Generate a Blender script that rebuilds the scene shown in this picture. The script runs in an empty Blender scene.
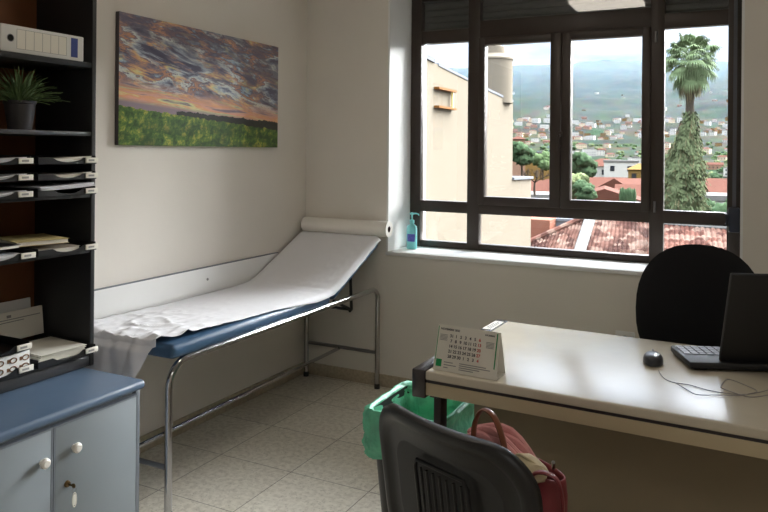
import bpy, bmesh, math, random
from math import pi, sin, cos, radians, atan2, sqrt, exp
from mathutils import Vector, Matrix, noise, Euler
random.seed(7)
SC = bpy.context.scene
COL = SC.collection

# ------------------------------------------------------------------ camera, world, sun, exposure
EYE = 1.42
cam_d = bpy.data.cameras.new('camera')
cam_d.sensor_width = 36.0
cam_d.lens = 719.54 / 768 * 36.0
cam_d.shift_y = -104.555 / 768
cam_d.clip_start = 0.05
cam_d.clip_end = 9000
cam = bpy.data.objects.new('camera', cam_d)
COL.objects.link(cam)
YAW = 0.4719
cam.matrix_world = (Matrix.Translation((0, 0, EYE)) @ Matrix.Rotation(YAW, 4, 'Z')
                    @ Matrix.Rotation(pi / 2, 4, 'X') @ Matrix.Rotation(0.0087, 4, 'Z'))
SC.camera = cam

SC.view_settings.view_transform = 'Standard'
SC.view_settings.look = 'None'
SC.view_settings.gamma = 1.0
SC.view_settings.use_curve_mapping = False
SC.view_settings.exposure = 0.52

SKY_LOW, SKY_HIGH = 0.68, 13.0
SUN_POWER = 27.0
HAZE = 0.0010
LAMP = 5.5

def build_world():
    w = bpy.data.worlds.new('cloudy_sky')
    SC.world = w
    w.use_nodes = True
    nt = w.node_tree
    nt.nodes.clear()
    N = nt.nodes.new
    L = nt.links.new
    out = N('ShaderNodeOutputWorld')
    bg = N('ShaderNodeBackground')
    L(bg.outputs[0], out.inputs[0])
    tc = N('ShaderNodeTexCoord')
    sep = N('ShaderNodeSeparateXYZ')
    L(tc.outputs['Generated'], sep.inputs[0])
    mp = N('ShaderNodeMapping')
    mp.inputs['Scale'].default_value = (4.0, 4.0, 17.0)
    L(tc.outputs['Generated'], mp.inputs[0])
    nz = N('ShaderNodeTexNoise')
    nz.inputs['Scale'].default_value = 1.6
    nz.inputs['Detail'].default_value = 6
    nz.inputs['Roughness'].default_value = 0.55
    L(mp.outputs[0], nz.inputs[0])
    cr = N('ShaderNodeValToRGB')
    cr.color_ramp.elements[0].position = 0.36
    cr.color_ramp.elements[0].color = (0.34, 0.47, 0.70, 1)
    cr.color_ramp.elements[1].position = 0.62
    cr.color_ramp.elements[1].color = (0.98, 0.99, 1.0, 1)
    L(nz.outputs[0], cr.inputs[0])
    # brightness by height above the horizon: a cloudy sky is brightest high up
    st = N('ShaderNodeMapRange')
    st.interpolation_type = 'SMOOTHSTEP'
    st.inputs['From Min'].default_value = 0.17
    st.inputs['From Max'].default_value = 0.75
    st.inputs['To Min'].default_value = SKY_LOW
    st.inputs['To Max'].default_value = SKY_HIGH
    L(sep.outputs['Z'], st.inputs['Value'])
    L(cr.outputs[0], bg.inputs['Color'])
    L(st.outputs[0], bg.inputs['Strength'])

build_world()

sd = bpy.data.lights.new('sun', 'SUN')
sd.energy = SUN_POWER
sd.angle = radians(64)
sd.color = (0.97, 0.98, 1.0)
sun = bpy.data.objects.new('sun', sd)
COL.objects.link(sun)
# light comes from high over the valley beyond the window
sun.rotation_euler = Vector((-0.52, -0.72, -0.66)).to_track_quat('-Z', 'Y').to_euler()
sun.location = (4, 12, 12)

pd = bpy.data.lights.new('window_portal', 'AREA')
pd.shape = 'RECTANGLE'
pd.size, pd.size_y = 1.9, 1.6
pd.cycles.is_portal = True
portal = bpy.data.objects.new('window_portal', pd)
COL.objects.link(portal)
portal.location = (-0.995, 4.45, 1.63)
portal.rotation_euler = Vector((0, -1, 0)).to_track_quat('-Z', 'Z').to_euler()

# ------------------------------------------------------------------ helpers
def srgb(r, g, b):
    def f(c):
        c /= 255.0
        return c / 12.92 if c <= 0.04045 else ((c + 0.055) / 1.055) ** 2.4
    return (f(r), f(g), f(b), 1.0)

def mat(name, col, rough=0.5, metal=0.0, var=0.0, vscale=8.0, bump=0.0, bscale=60.0, spec=0.5, coat=0.0, alpha=None):
    m = bpy.data.materials.new(name)
    m.use_nodes = True
    nt = m.node_tree
    b = nt.nodes['Principled BSDF']
    b.inputs['Base Color'].default_value = col
    b.inputs['Roughness'].default_value = rough
    b.inputs['Metallic'].default_value = metal
    b.inputs['Specular IOR Level'].default_value = spec
    b.inputs['Coat Weight'].default_value = coat
    tc = nt.nodes.new('ShaderNodeTexCoord')
    if var > 0:
        n = nt.nodes.new('ShaderNodeTexNoise')
        n.inputs['Scale'].default_value = vscale
        n.inputs['Detail'].default_value = 5
        nt.links.new(tc.outputs['Object'], n.inputs[0])
        r = nt.nodes.new('ShaderNodeValToRGB')
        r.color_ramp.elements[0].position = 0.3
        r.color_ramp.elements[1].position = 0.7
        r.color_ramp.elements[0].color = tuple(c * (1 - var) for c in col[:3]) + (1,)
        r.color_ramp.elements[1].color = tuple(min(1, c * (1 + var)) for c in col[:3]) + (1,)
        nt.links.new(n.outputs[0], r.inputs[0])
        nt.links.new(r.outputs[0], b.inputs['Base Color'])
    if bump > 0:
        n2 = nt.nodes.new('ShaderNodeTexNoise')
        n2.inputs['Scale'].default_value = bscale
        n2.inputs['Detail'].default_value = 4
        nt.links.new(tc.outputs['Object'], n2.inputs[0])
        bp = nt.nodes.new('ShaderNodeBump')
        bp.inputs['Strength'].default_value = bump
        bp.inputs['Distance'].default_value = 0.01
        nt.links.new(n2.outputs[0], bp.inputs['Height'])
        nt.links.new(bp.outputs[0], b.inputs['Normal'])
    return m

class MB:
    """collects shapes into one mesh"""
    def __init__(self):
        self.bm = bmesh.new()
    def _add(self, t, M=None, mi=0):
        if M is not None:
            bmesh.ops.transform(t, matrix=M, verts=t.verts)
        for f in t.faces:
            f.material_index = mi
        me = bpy.data.meshes.new('tmp')
        t.to_mesh(me)
        t.free()
        self.bm.from_mesh(me)
        bpy.data.meshes.remove(me)
        return self
    def box(self, x0, x1, y0, y1, z0, z1, bev=0.0, mi=0, M=None, seg=2):
        t = bmesh.new()
        bmesh.ops.create_cube(t, size=1.0)
        for v in t.verts:
            v.co = Vector(((x0 + x1) / 2 + v.co.x * (x1 - x0), (y0 + y1) / 2 + v.co.y * (y1 - y0), (z0 + z1) / 2 + v.co.z * (z1 - z0)))
        if bev > 0:
            bmesh.ops.bevel(t, geom=t.edges[:], offset=bev, segments=seg, profile=0.5, affect='EDGES')
        return self._add(t, M, mi)
    def tube(self, path, r, seg=10, mi=0, caps=True, closed=False, rb=None):
        """sweep a circle (or ellipse r x rb) along a path; r may be a list"""
        P = [Vector(p) for p in path]
        n = len(P)
        rs = r if isinstance(r, (list, tuple)) else [r] * n
        t = bmesh.new()
        rings = []
        up = None
        for i in range(n):
            if closed:
                d = P[(i + 1) % n] - P[i - 1]
            else:
                d = (P[min(i + 1, n - 1)] - P[max(i - 1, 0)])
            if d.length < 1e-9:
                d = Vector((0, 0, 1))
            d.normalize()
            if up is None:
                a = Vector((0, 0, 1)) if abs(d.z) < 0.9 else Vector((1, 0, 0))
                up = (a - d * a.dot(d)).normalized()
            else:
                up = (up - d * up.dot(d))
                if up.length < 1e-6:
                    up = Vector((1, 0, 0))
                up.normalize()
            s = d.cross(up)
            ring = []
            for k in range(seg):
                an = 2 * pi * k / seg
                ring.append(t.verts.new(P[i] + up * (cos(an) * rs[i]) + s * (sin(an) * (rb if rb else rs[i]))))
            rings.append(ring)
        m = n if closed else n - 1
        for i in range(m):
            A, B = rings[i], rings[(i + 1) % n]
            for k in range(seg):
                t.faces.new((A[k], A[(k + 1) % seg], B[(k + 1) % seg], B[k]))
        if caps and not closed:
            t.faces.new(rings[0][::-1])
            t.faces.new(rings[-1])
        bmesh.ops.recalc_face_normals(t, faces=t.faces)
        return self._add(t, None, mi)
    def lathe(self, prof, c=(0, 0, 0), seg=24, mi=0, M=None, sx=1.0, sy=1.0, dm=None):
        t = bmesh.new()
        rings = []
        for r, z in prof:
            if r < 1e-6:
                rings.append([t.verts.new((c[0], c[1], c[2] + z))])
            else:
                rings.append([t.verts.new((c[0] + r * sx * cos(2 * pi * k / seg), c[1] + r * sy * sin(2 * pi * k / seg), c[2] + z)) for k in range(seg)])
        for A, B in zip(rings, rings[1:]):
            for k in range(seg):
                k2 = (k + 1) % seg
                if len(A) == 1 and len(B) == 1:
                    continue
                if len(A) == 1:
                    t.faces.new((A[0], B[k], B[k2]))
                elif len(B) == 1:
                    t.faces.new((A[k], A[k2], B[0]))
                else:
                    t.faces.new((A[k], A[k2], B[k2], B[k]))
        bmesh.ops.recalc_face_normals(t, faces=t.faces)
        return self._add(t, M, mi)
    def prism(self, poly, a0, a1, axis='y', bev=0.0, mi=0, M=None):
        """extrude a polygon: axis y -> poly (x,z); x -> (y,z); z -> (x,y)"""
        t = bmesh.new()
        def mk(p, a):
            return {'y': (p[0], a, p[1]), 'x': (a, p[0], p[1]), 'z': (p[0], p[1], a)}[axis]
        A = [t.verts.new(mk(p, a0)) for p in poly]
        B = [t.verts.new(mk(p, a1)) for p in poly]
        n = len(poly)
        t.faces.new(A)
        t.faces.new(B[::-1])
        for i in range(n):
            t.faces.new((A[i], B[i], B[(i + 1) % n], A[(i + 1) % n]))
        bmesh.ops.recalc_face_normals(t, faces=t.faces)
        if bev > 0:
            bmesh.ops.bevel(t, geom=t.edges[:], offset=bev, segments=2, profile=0.5, affect='EDGES')
        return self._add(t, M, mi)
    def grid(self, fn, nu, nv, mi=0, thick=0.0):
        t = bmesh.new()
        V = [[t.verts.new(fn(i / nu, j / nv)) for j in range(nv + 1)] for i in range(nu + 1)]
        for i in range(nu):
            for j in range(nv):
                t.faces.new((V[i][j], V[i + 1][j], V[i + 1][j + 1], V[i][j + 1]))
        bmesh.ops.recalc_face_normals(t, faces=t.faces)
        if thick:
            bmesh.ops.solidify(t, geom=t.faces[:], thickness=thick)
        return self._add(t, None, mi)
    def faces(self, verts, faces, mi=0):
        t = bmesh.new()
        V = [t.verts.new(v) for v in verts]
        for f in faces:
            t.faces.new([V[i] for i in f])
        return self._add(t, None, mi)
    def blob(self, c, rx, ry, rz, sub=2, amp=0.0, fr=3.0, mi=0, seed=0):
        t = bmesh.new()
        bmesh.ops.create_icosphere(t, subdivisions=sub, radius=1.0)
        for v in t.verts:
            k = 1.0 + (amp * noise.noise(v.co * fr + Vector((seed * 7.3, seed * 3.1, seed))) if amp else 0)
            v.co = Vector((c[0] + v.co.x * rx * k, c[1] + v.co.y * ry * k, c[2] + v.co.z * rz * k))
        return self._add(t, None, mi)
    def build(self, name, mats, parent=None, smooth=True, angle=35):
        me = bpy.data.meshes.new(name)
        self.bm.to_mesh(me)
        self.bm.free()
        for m in (mats if isinstance(mats, (list, tuple)) else [mats]):
            me.materials.append(m)
        if smooth:
            me.polygons.foreach_set('use_smooth', [True] * len(me.polygons))
            me.set_sharp_from_angle(angle=radians(angle))
        o = bpy.data.objects.new(name, me)
        COL.objects.link(o)
        if parent is not None:
            o.parent = parent
        return o

def tag(o, label=None, cat=None, group=None, kind=None):
    if label: o['label'] = label
    if cat: o['category'] = cat
    if group: o['group'] = group
    if kind: o['kind'] = kind
    return o

def thing(name, label, cat, loc=(0, 0, 0), rz=0.0, group=None, kind=None):
    o = bpy.data.objects.new(name, None)
    o.empty_display_size = 0.1
    COL.objects.link(o)
    o.location = loc
    o.rotation_euler = (0, 0, rz)
    return tag(o, label, cat, group, kind)

def copy_tree(o, parent=None):
    c = o.copy()
    COL.objects.link(c)
    if parent is not None:
        c.parent = parent
    for ch in list(o.children):
        copy_tree(ch, c)
    return c

def text_mesh(name, s, size, m, parent=None, M=None, align='LEFT', depth=0.0003, spacing=1.0):
    cu = bpy.data.curves.new(name, 'FONT')
    cu.body = s
    cu.size = size
    cu.align_x = align
    cu.extrude = depth
    cu.offset = size * .022
    cu.space_line = spacing
    o = bpy.data.objects.new(name, cu)
    COL.objects.link(o)
    dg = bpy.context.evaluated_depsgraph_get()
    dg.update()
    me = bpy.data.meshes.new_from_object(o.evaluated_get(dg))
    bpy.data.objects.remove(o)
    if M is not None:
        me.transform(M)
    me.materials.clear()
    me.materials.append(m)
    r = bpy.data.objects.new(name, me)
    COL.objects.link(r)
    if parent is not None:
        r.parent = parent
    return r

def axes(o, x, y, z):
    """matrix with local axes x,y,z and origin o"""
    x, y, z = Vector(x).normalized(), Vector(y).normalized(), Vector(z).normalized()
    M = Matrix.Identity(4)
    for i in range(3):
        M[i][0], M[i][1], M[i][2], M[i][3] = x[i], y[i], z[i], o[i]
    return M

def arc(c, r, a0, a1, n, plane='yz'):
    pts = []
    for i in range(n + 1):
        a = radians(a0 + (a1 - a0) * i / n)
        p, q = c[0] + r * cos(a), c[1] + r * sin(a)
        pts.append((p, q))
    return pts

# ------------------------------------------------------------------ materials
M = {}
M['wall'] = mat('wall_paint', srgb(228, 222, 213), 0.75, var=0.02, vscale=3, bump=0.05, bscale=180, spec=0.3)
M['white_paint'] = mat('white_paint', srgb(236, 236, 234), 0.5, var=0.01)
M['ceiling'] = mat('ceiling_paint', srgb(232, 228, 220), 0.8)
M['frame'] = mat('brown_aluminium', srgb(58, 48, 42), 0.42, 0.1, var=0.05)
M['shutter'] = mat('shutter_slats', srgb(92, 94, 93), 0.55)
M['blackplastic'] = mat('black_plastic', srgb(30, 30, 31), 0.42, bump=0.08, bscale=400)
M['traypl'] = mat('tray_black_plastic', srgb(24, 24, 26), 0.35)
M['shelfblack'] = mat('black_laminate', srgb(36, 37, 39), 0.5, var=0.06)
M['shelfwood'] = mat('brown_back_board', srgb(120, 76, 46), 0.55, var=0.12, vscale=6)
M['blue_top'] = mat('blue_laminate', srgb(84, 104, 128), 0.42, var=0.03, vscale=20)
M['cab_grey'] = mat('pale_grey_laminate', srgb(134, 142, 147), 0.5, var=0.02)
M['cab_edge'] = mat('grey_edging', srgb(112, 118, 126), 0.5)
M['knob'] = mat('white_knob', srgb(238, 234, 226), 0.3)
M['chrome'] = mat('chrome', srgb(178, 178, 180), 0.12, 1.0)
M['steel'] = mat('brushed_steel', srgb(150, 150, 152), 0.35, 1.0)
M['blue_vinyl'] = mat('blue_vinyl', srgb(58, 88, 118), 0.38, var=0.05, bump=0.05, bscale=200)
M['paper'] = mat('white_paper', srgb(236, 236, 240), 0.8, var=0.01, spec=0.2)
M['rollpaper'] = mat('cream_paper_roll', srgb(240, 236, 228), 0.8, spec=0.2)
M['cardboard'] = mat('cardboard_core', srgb(60, 52, 46), 0.9)
M['beige_lam'] = mat('beige_laminate', srgb(208, 199, 180), 0.24, var=0.02, vscale=14, spec=0.75)
M['desk_edge'] = mat('beige_edging', srgb(196, 180, 148), 0.4)
M['desk_dark'] = mat('dark_desk_metal', srgb(46, 38, 40), 0.35)
M['desk_panel'] = mat('beige_panel', srgb(142, 128, 104), 0.55, var=0.03)
M['black_fabric'] = mat('black_fabric', srgb(26, 26, 28), 0.9, bump=0.2, bscale=500, spec=0.2)
M['chair_shell'] = mat('black_chair_shell', srgb(26, 26, 28), 0.4, bump=0.1, bscale=500)
M['laptop'] = mat('laptop_black', srgb(20, 20, 22), 0.5)
M['keys'] = mat('keys_grey', srgb(168, 174, 188), 0.4)
M['cable'] = mat('grey_cable', srgb(150, 146, 142), 0.5)
M['mouse'] = mat('mouse_black', srgb(42, 44, 50), 0.3)
M['ink'] = mat('black_ink', srgb(50, 50, 56), 0.7)
M['lightink'] = mat('grey_ink', srgb(150, 148, 144), 0.7)
M['redink'] = mat('red_ink', srgb(200, 70, 60), 0.7)
M['greenink'] = mat('green_print', srgb(26, 150, 84), 0.5)
M['card'] = mat('white_card', srgb(232, 228, 216), 0.6)
M['bag_red'] = mat('red_leather', srgb(132, 54, 58), 0.45, var=0.12, vscale=14, bump=0.1, bscale=120)
M['brown_leather'] = mat('brown_leather', srgb(122, 72, 48), 0.4, var=0.1)
M['pink_cloth'] = mat('pink_cloth', srgb(206, 144, 142), 0.85, var=0.12, vscale=30, bump=0.2, bscale=200)
M['cream_cloth'] = mat('cream_cloth', srgb(206, 190, 156), 0.8, var=0.08)
M['soap'] = mat('turquoise_plastic', srgb(132, 216, 218), 0.3)
M['soap_label'] = mat('purple_label', srgb(92, 96, 190), 0.5, var=0.25, vscale=90)
M['pot'] = mat('charcoal_pot', srgb(64, 62, 64), 0.5)
M['leaf'] = mat('plant_leaf', srgb(104, 128, 84), 0.5, var=0.35, vscale=25)
M['soil'] = mat('dark_soil', srgb(40, 30, 24), 0.95)
M['filewhite'] = mat('file_board', srgb(226, 226, 222), 0.5)
M['bluelabel'] = mat('blue_label', srgb(56, 72, 140), 0.5)
M['manila'] = mat('manila_folder', srgb(196, 178, 120), 0.7, var=0.05)
M['greyfolder'] = mat('grey_folder', srgb(150, 140, 126), 0.7)
M['darkfolder'] = mat('black_folder', srgb(28, 28, 32), 0.4)
M['brown_print'] = mat('brown_print', srgb(120, 82, 50), 0.6)
M['tagclear'] = mat('pale_key_tag', srgb(226, 224, 214), 0.4)
M['brass'] = mat('worn_brass', srgb(120, 100, 70), 0.4, 1.0)
M['outlet'] = mat('white_plastic', srgb(236, 236, 236), 0.4)
M['dark'] = mat('dark_hole', srgb(12, 12, 12), 0.9)
M['cordgrey'] = mat('strap_webbing', srgb(92, 92, 96), 0.8)
M['navy'] = mat('winder_plastic', srgb(30, 34, 46), 0.4)

def floor_material():
    m = bpy.data.materials.new('terrazzo_tiles')
    m.use_nodes = True
    nt = m.node_tree
    b = nt.nodes['Principled BSDF']
    N, L = nt.nodes.new, nt.links.new
    tc = N('ShaderNodeTexCoord')
    mp = N('ShaderNodeMapping')
    mp.inputs['Location'].default_value = (1.80, -2.65, 0)
    L(tc.outputs['Object'], mp.inputs[0])
    br = N('ShaderNodeTexBrick')
    br.offset = 0.0
    br.inputs['Scale'].default_value = 1.0
    br.inputs['Brick Width'].default_value = 0.39
    br.inputs['Row Height'].default_value = 0.40
    br.inputs['Mortar Size'].default_value = 0.0022
    br.inputs['Mortar Smooth'].default_value = 0.3
    br.inputs['Color1'].default_value = srgb(232, 226, 212)
    br.inputs['Color2'].default_value = srgb(222, 215, 200)
    br.inputs['Mortar'].default_value = srgb(140, 130, 116)
    L(mp.outputs[0], br.inputs[0])
    vo = N('ShaderNodeTexVoronoi')
    vo.inputs['Scale'].default_value = 75
    L(tc.outputs['Object'], vo.inputs[0])
    cr = N('ShaderNodeValToRGB')
    cr.color_ramp.elements[0].color = (0.48, 0.46, 0.42, 1)
    cr.color_ramp.elements[0].position = 0.10
    cr.color_ramp.elements[1].color = (1, 1, 1, 1)
    cr.color_ramp.elements[1].position = 0.32
    L(vo.outputs['Distance'], cr.inputs[0])
    nz = N('ShaderNodeTexNoise')
    nz.inputs['Scale'].default_value = 42
    nz.inputs['Detail'].default_value = 6
    L(tc.outputs['Object'], nz.inputs[0])
    cr2 = N('ShaderNodeValToRGB')
    cr2.color_ramp.elements[0].color = (0.74, 0.72, 0.69, 1)
    cr2.color_ramp.elements[0].position = 0.35
    cr2.color_ramp.elements[1].color = (1, 1, 1, 1)
    cr2.color_ramp.elements[1].position = 0.6
    L(nz.outputs[0], cr2.inputs[0])
    m1 = N('ShaderNodeMix'); m1.data_type = 'RGBA'; m1.blend_type = 'MULTIPLY'
    m1.inputs[0].default_value = 0.6
    L(br.outputs['Color'], m1.inputs[6]); L(cr.outputs[0], m1.inputs[7])
    m2 = N('ShaderNodeMix'); m2.data_type = 'RGBA'; m2.blend_type = 'MULTIPLY'
    m2.inputs[0].default_value = 0.8
    L(m1.outputs[2], m2.inputs[6]); L(cr2.outputs[0], m2.inputs[7])
    L(m2.outputs[2], b.inputs['Base Color'])
    b.inputs['Roughness'].default_value = 0.32
    return m
M['floor'] = floor_material()

def base_material():
    m = mat('terrazzo_skirting', srgb(178, 166, 144), 0.4, var=0.18, vscale=60)
    return m
M['base'] = base_material()

def glass_material():
    m = bpy.data.materials.new('window_glass')
    m.use_nodes = True
    nt = m.node_tree
    nt.nodes.clear()
    N, L = nt.nodes.new, nt.links.new
    out = N('ShaderNodeOutputMaterial')
    mix = N('ShaderNodeMixShader')
    tr = N('ShaderNodeBsdfTransparent')
    tr.inputs[0].default_value = (0.975, 0.985, 0.98, 1)
    gl = N('ShaderNodeBsdfGlossy')
    gl.inputs['Roughness'].default_value = 0.0
    fr = N('ShaderNodeFresnel')
    fr.inputs[0].default_value = 1.5
    L(fr.outputs[0], mix.inputs[0]); L(tr.outputs[0], mix.inputs[1]); L(gl.outputs[0], mix.inputs[2])
    L(mix.outputs[0], out.inputs[0])
    return m
M['glass'] = glass_material()

def emit_material(name, col, s):
    m = bpy.data.materials.new(name)
    m.use_nodes = True
    b = m.node_tree.nodes['Principled BSDF']
    b.inputs['Base Color'].default_value = col
    b.inputs['Emission Color'].default_value = col
    b.inputs['Emission Strength'].default_value = s
    return m
M['lamp'] = emit_material('lamp_diffuser', (1.0, 0.90, 0.78, 1), LAMP * 1.2)
M['fill_panel'] = emit_material('fill_panel_emitter', (1.0, 0.97, 0.93, 1), LAMP * .85)  # emission of the added fill panel

def painting_material():
    m = bpy.data.materials.new('sunset_painting')
    m.use_nodes = True
    nt = m.node_tree
    b = nt.nodes['Principled BSDF']
    b.inputs['Roughness'].default_value = 0.5
    N, L = nt.nodes.new, nt.links.new
    tc = N('ShaderNodeTexCoord')
    sp = N('ShaderNodeSeparateXYZ')
    L(tc.outputs['Generated'], sp.inputs[0])
    def math_(op, a, bb=None, c=None):
        n = N('ShaderNodeMath'); n.operation = op
        for i, x in enumerate((a, bb, c)):
            if x is None: continue
            if isinstance(x, (int, float)): n.inputs[i].default_value = x
            else: L(x, n.inputs[i])
        return n.outputs[0]
    def noise_(sx, sz, shear, detail=5, rough=0.6, off=0.0, dist=0.6):
        cmb = N('ShaderNodeCombineXYZ')
        xx = math_('MULTIPLY_ADD', sp.outputs['Y'], sx, off)
        zz = math_('MULTIPLY', math_('MULTIPLY_ADD', sp.outputs['Y'], shear, sp.outputs['Z']), sz)
        L(xx, cmb.inputs[0]); L(zz, cmb.inputs[1])
        n = N('ShaderNodeTexNoise'); n.inputs['Scale'].default_value = 1.0
        n.inputs['Detail'].default_value = detail
        n.inputs['Roughness'].default_value = rough
        n.inputs['Distortion'].default_value = dist
        L(cmb.outputs[0], n.inputs[0])
        return n.outputs[0]
    def ramp(v, stops, const=False):
        r = N('ShaderNodeValToRGB')
        e = r.color_ramp.elements
        while len(e) < len(stops): e.new(0.5)
        for k, (p, c) in enumerate(stops):
            e[k].position = p; e[k].color = c
        L(v, r.inputs[0]); return r.outputs[0]
    def mix(f, a, bb):
        n = N('ShaderNodeMix'); n.data_type = 'RGBA'
        if isinstance(f, (int, float)): n.inputs[0].default_value = f
        else: L(f, n.inputs[0])
        L(a, n.inputs[6]); L(bb, n.inputs[7]); return n.outputs[2]
    c = srgb
    sky = ramp(noise_(2.5, 4.6, 0.25, 6, 0.68, 1.7, 0.35), [
        (0.28, c(80, 78, 102)), (0.38, c(100, 98, 122)), (0.43, c(174, 185, 203)), (0.475, c(237, 241, 234)), (0.50, c(129, 122, 143)), (0.535, c(220, 164, 128)),
        (0.57, c(118, 111, 131)), (0.61, c(185, 214, 234)), (0.655, c(250, 239, 174)), (0.71, c(214, 156, 122)), (0.78, c(140, 131, 145))])
    str_ = ramp(noise_(4.4, 10.0, 0.28, 6, 0.7, 4.4, 0.5), [(0.38, c(87, 84, 109)), (0.47, c(138, 131, 149)), (0.53, c(226, 172, 136)), (0.60, c(250, 237, 163)), (0.66, c(174, 203, 226)), (0.72, c(107, 102, 125))])
    sky = mix(ramp(noise_(5, 8, 0.3, 4, 0.6, 9.0), [(0.48, (0, 0, 0, 1)), (0.56, (0.9, 0.9, 0.9, 1))]), sky, str_)
    # darker storm cloud towards the upper right
    strm = N('ShaderNodeRGB'); strm.outputs[0].default_value = c(109, 105, 125)
    sm_ = math_('MULTIPLY', ramp(math_('MULTIPLY_ADD', sp.outputs['Y'], 0.5, sp.outputs['Z']), [(0.85, (0, 0, 0, 1)), (1.2, (0.8, 0.8, 0.8, 1))]), ramp(noise_(7, 9, 0.3, 4, 0.6, 13.0), [(0.45, (1, 1, 1, 1)), (0.6, (0, 0, 0, 1))]))
    sky = mix(sm_, sky, strm.outputs[0])
    # the pink and orange glow low over the field
    glow = ramp(noise_(3.0, 20.0, 0.15, 4, 0.6, 2.2, 0.6), [(0.34, c(149, 131, 149)), (0.42, c(250, 194, 174)), (0.52, c(250, 185, 138)), (0.60, c(250, 246, 185)), (0.68, c(131, 116, 136))])
    gz = math_('MULTIPLY_ADD', sp.outputs['Y'], 0.12, sp.outputs['Z'])
    gm = ramp(gz, [(0.34, (1, 1, 1, 1)), (0.42, (0.85, 0.85, 0.85, 1)), (0.53, (0, 0, 0, 1))])
    sky = mix(gm, sky, glow)
    hz = ramp(gz, [(0.33, (1, 1, 1, 1)), (0.37, (0, 0, 0, 1))])
    tmp = N('ShaderNodeRGB'); tmp.outputs[0].default_value = c(163, 145, 156)
    sky = mix(hz, sky, tmp.outputs[0])
    # green field with yellow strokes
    fld = ramp(noise_(22, 11, -0.5, 6, 0.75, 3.0, 0.25), [(0.34, c(46, 71, 42)), (0.46, c(80, 116, 58)), (0.54, c(118, 149, 66)), (0.61, c(203, 196, 89)), (0.69, c(93, 125, 66))])
    dk = ramp(noise_(9, 10, 0.0, 4, 0.6, 7.0), [(0.45, (0, 0, 0, 1)), (0.62, (0.8, 0.8, 0.8, 1))])
    dkc = N('ShaderNodeRGB'); dkc.outputs[0].default_value = c(53, 80, 51)
    fld = mix(math_('MULTIPLY', dk, ramp(sp.outputs['Z'], [(0.1, (1, 1, 1, 1)), (0.25, (0, 0, 0, 1))])), fld, dkc.outputs[0])
    n3 = noise_(30, 3, 0.0, 4, 0.6, 5.0, 0)
    edge = math_('SUBTRACT', math_('MULTIPLY_ADD', n3, 0.06, 0.265), math_('MULTIPLY', sp.outputs['Y'], 0.125))
    isf = math_('LESS_THAN', sp.outputs['Z'], edge)
    # the dark line of trees that thickens to the right
    tl = math_('SUBTRACT', math_('MULTIPLY_ADD', n3, 0.07, 0.27), math_('MULTIPLY', sp.outputs['Y'], 0.055))
    ist = math_('MULTIPLY', math_('LESS_THAN', sp.outputs['Z'], tl), math_('GREATER_THAN', sp.outputs['Y'], 0.3))
    trc = N('ShaderNodeRGB'); trc.outputs[0].default_value = c(58, 60, 58)
    col = mix(ist, sky, trc.outputs[0])
    col = mix(isf, col, fld)
    # the wrapped sides are dark
    geo = N('ShaderNodeNewGeometry')
    sn = N('ShaderNodeSeparateXYZ'); L(geo.outputs['Normal'], sn.inputs[0])
    side = math_('GREATER_THAN', math_('ABSOLUTE', sn.outputs['Y']), 0.5)
    sdc = N('ShaderNodeRGB'); sdc.outputs[0].default_value = c(75, 69, 73)
    col = mix(side, col, sdc.outputs[0])
    L(col, b.inputs['Base Color'])
    bp = N('ShaderNodeBump'); bp.inputs['Strength'].default_value = 0.3; bp.inputs['Distance'].default_value = 0.004
    L(noise_(30, 30, 0.3, 4, 0.7, 1.0), bp.inputs['Height']); L(bp.outputs[0], b.inputs['Normal'])
    return m
M['painting'] = painting_material()

# ------------------------------------------------------------------ room shell
XL, XR, YB, YW, YF, YO = -2.539, 1.9, -1.3, 3.878, 4.184, 4.43
ZC = 2.68
WX0, WX1, WZ0, WZ1 = -1.9465, -0.045, 0.818, 2.46

MB().box(XL - .2, XR + .2, YB - .2, YO, -.12, 0).build('floor', M['floor'], smooth=False)['kind'] = 'structure'
MB().box(XL - .2, XR + .2, YB - .2, YO, ZC, ZC + .15).build('ceiling', M['ceiling'], smooth=False)['kind'] = 'structure'
MB().box(XL - .2, XL, YB - .2, YO, 0, ZC).build('wall_left', M['wall'], smooth=False)['kind'] = 'structure'
MB().box(XR, XR + .2, YB - .2, YO, 0, ZC).build('wall_right', M['wall'], smooth=False)['kind'] = 'structure'
MB().box(XL, XR, YB - .2, YB, 0, ZC).build('wall_rear', M['wall'], smooth=False)['kind'] = 'structure'
w = MB()
w.box(XL, WX0 - .012, YW, YO, 0, ZC)
w.box(WX1 + .012, XR, YW, YO, 0, ZC)
w.box(WX0 - .012, WX1 + .012, YW, YO, 0, WZ0 - .022)
w.box(WX0 - .012, WX1 + .012, YW, YO, WZ1 + .012, ZC)
w.build('wall_back', M['wall'], smooth=False)['kind'] = 'structure'
# white painted reveal around the opening
t = MB()
t.box(WX0 - .012, WX0, YW + .001, YO, WZ0, WZ1)
t.box(WX1, WX1 + .012, YW + .001, YO, WZ0, WZ1)
t.box(WX0 - .012, WX1 + .012, YW + .001, YO, WZ1, WZ1 + .012)
t.build('trim_1', M['white_paint'], smooth=False)['kind'] = 'structure'
# skirting tiles
MB().box(XL, XL + .012, YB, YW, 0, .075, .002).build('baseboard_left', M['base'])['kind'] = 'structure'
MB().box(XL + .012, XR, YW - .012, YW, 0, .075, .002).build('baseboard_back', M['base'])['kind'] = 'structure'
# white board along the wall behind the couch
t = MB()
t.box(XL, XL + .016, 1.93, 3.56, 0.60, 0.806, .002)
tb = t.build('trim_2', M['white_paint'])
tb['kind'] = 'structure'
MB().box(XL, XL + .0175, 1.93, 3.56, .806, .8095).build('top_joint', M['cab_edge'], tb)
s = MB()
s.lathe([(0, .004), (.006, .003), (.007, 0)], seg=10, M=axes((XL + .016, 2.93, .745), (0, 1, 0), (0, 0, 1), (1, 0, 0)))
s.build('screw', M['steel'], tb)

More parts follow.
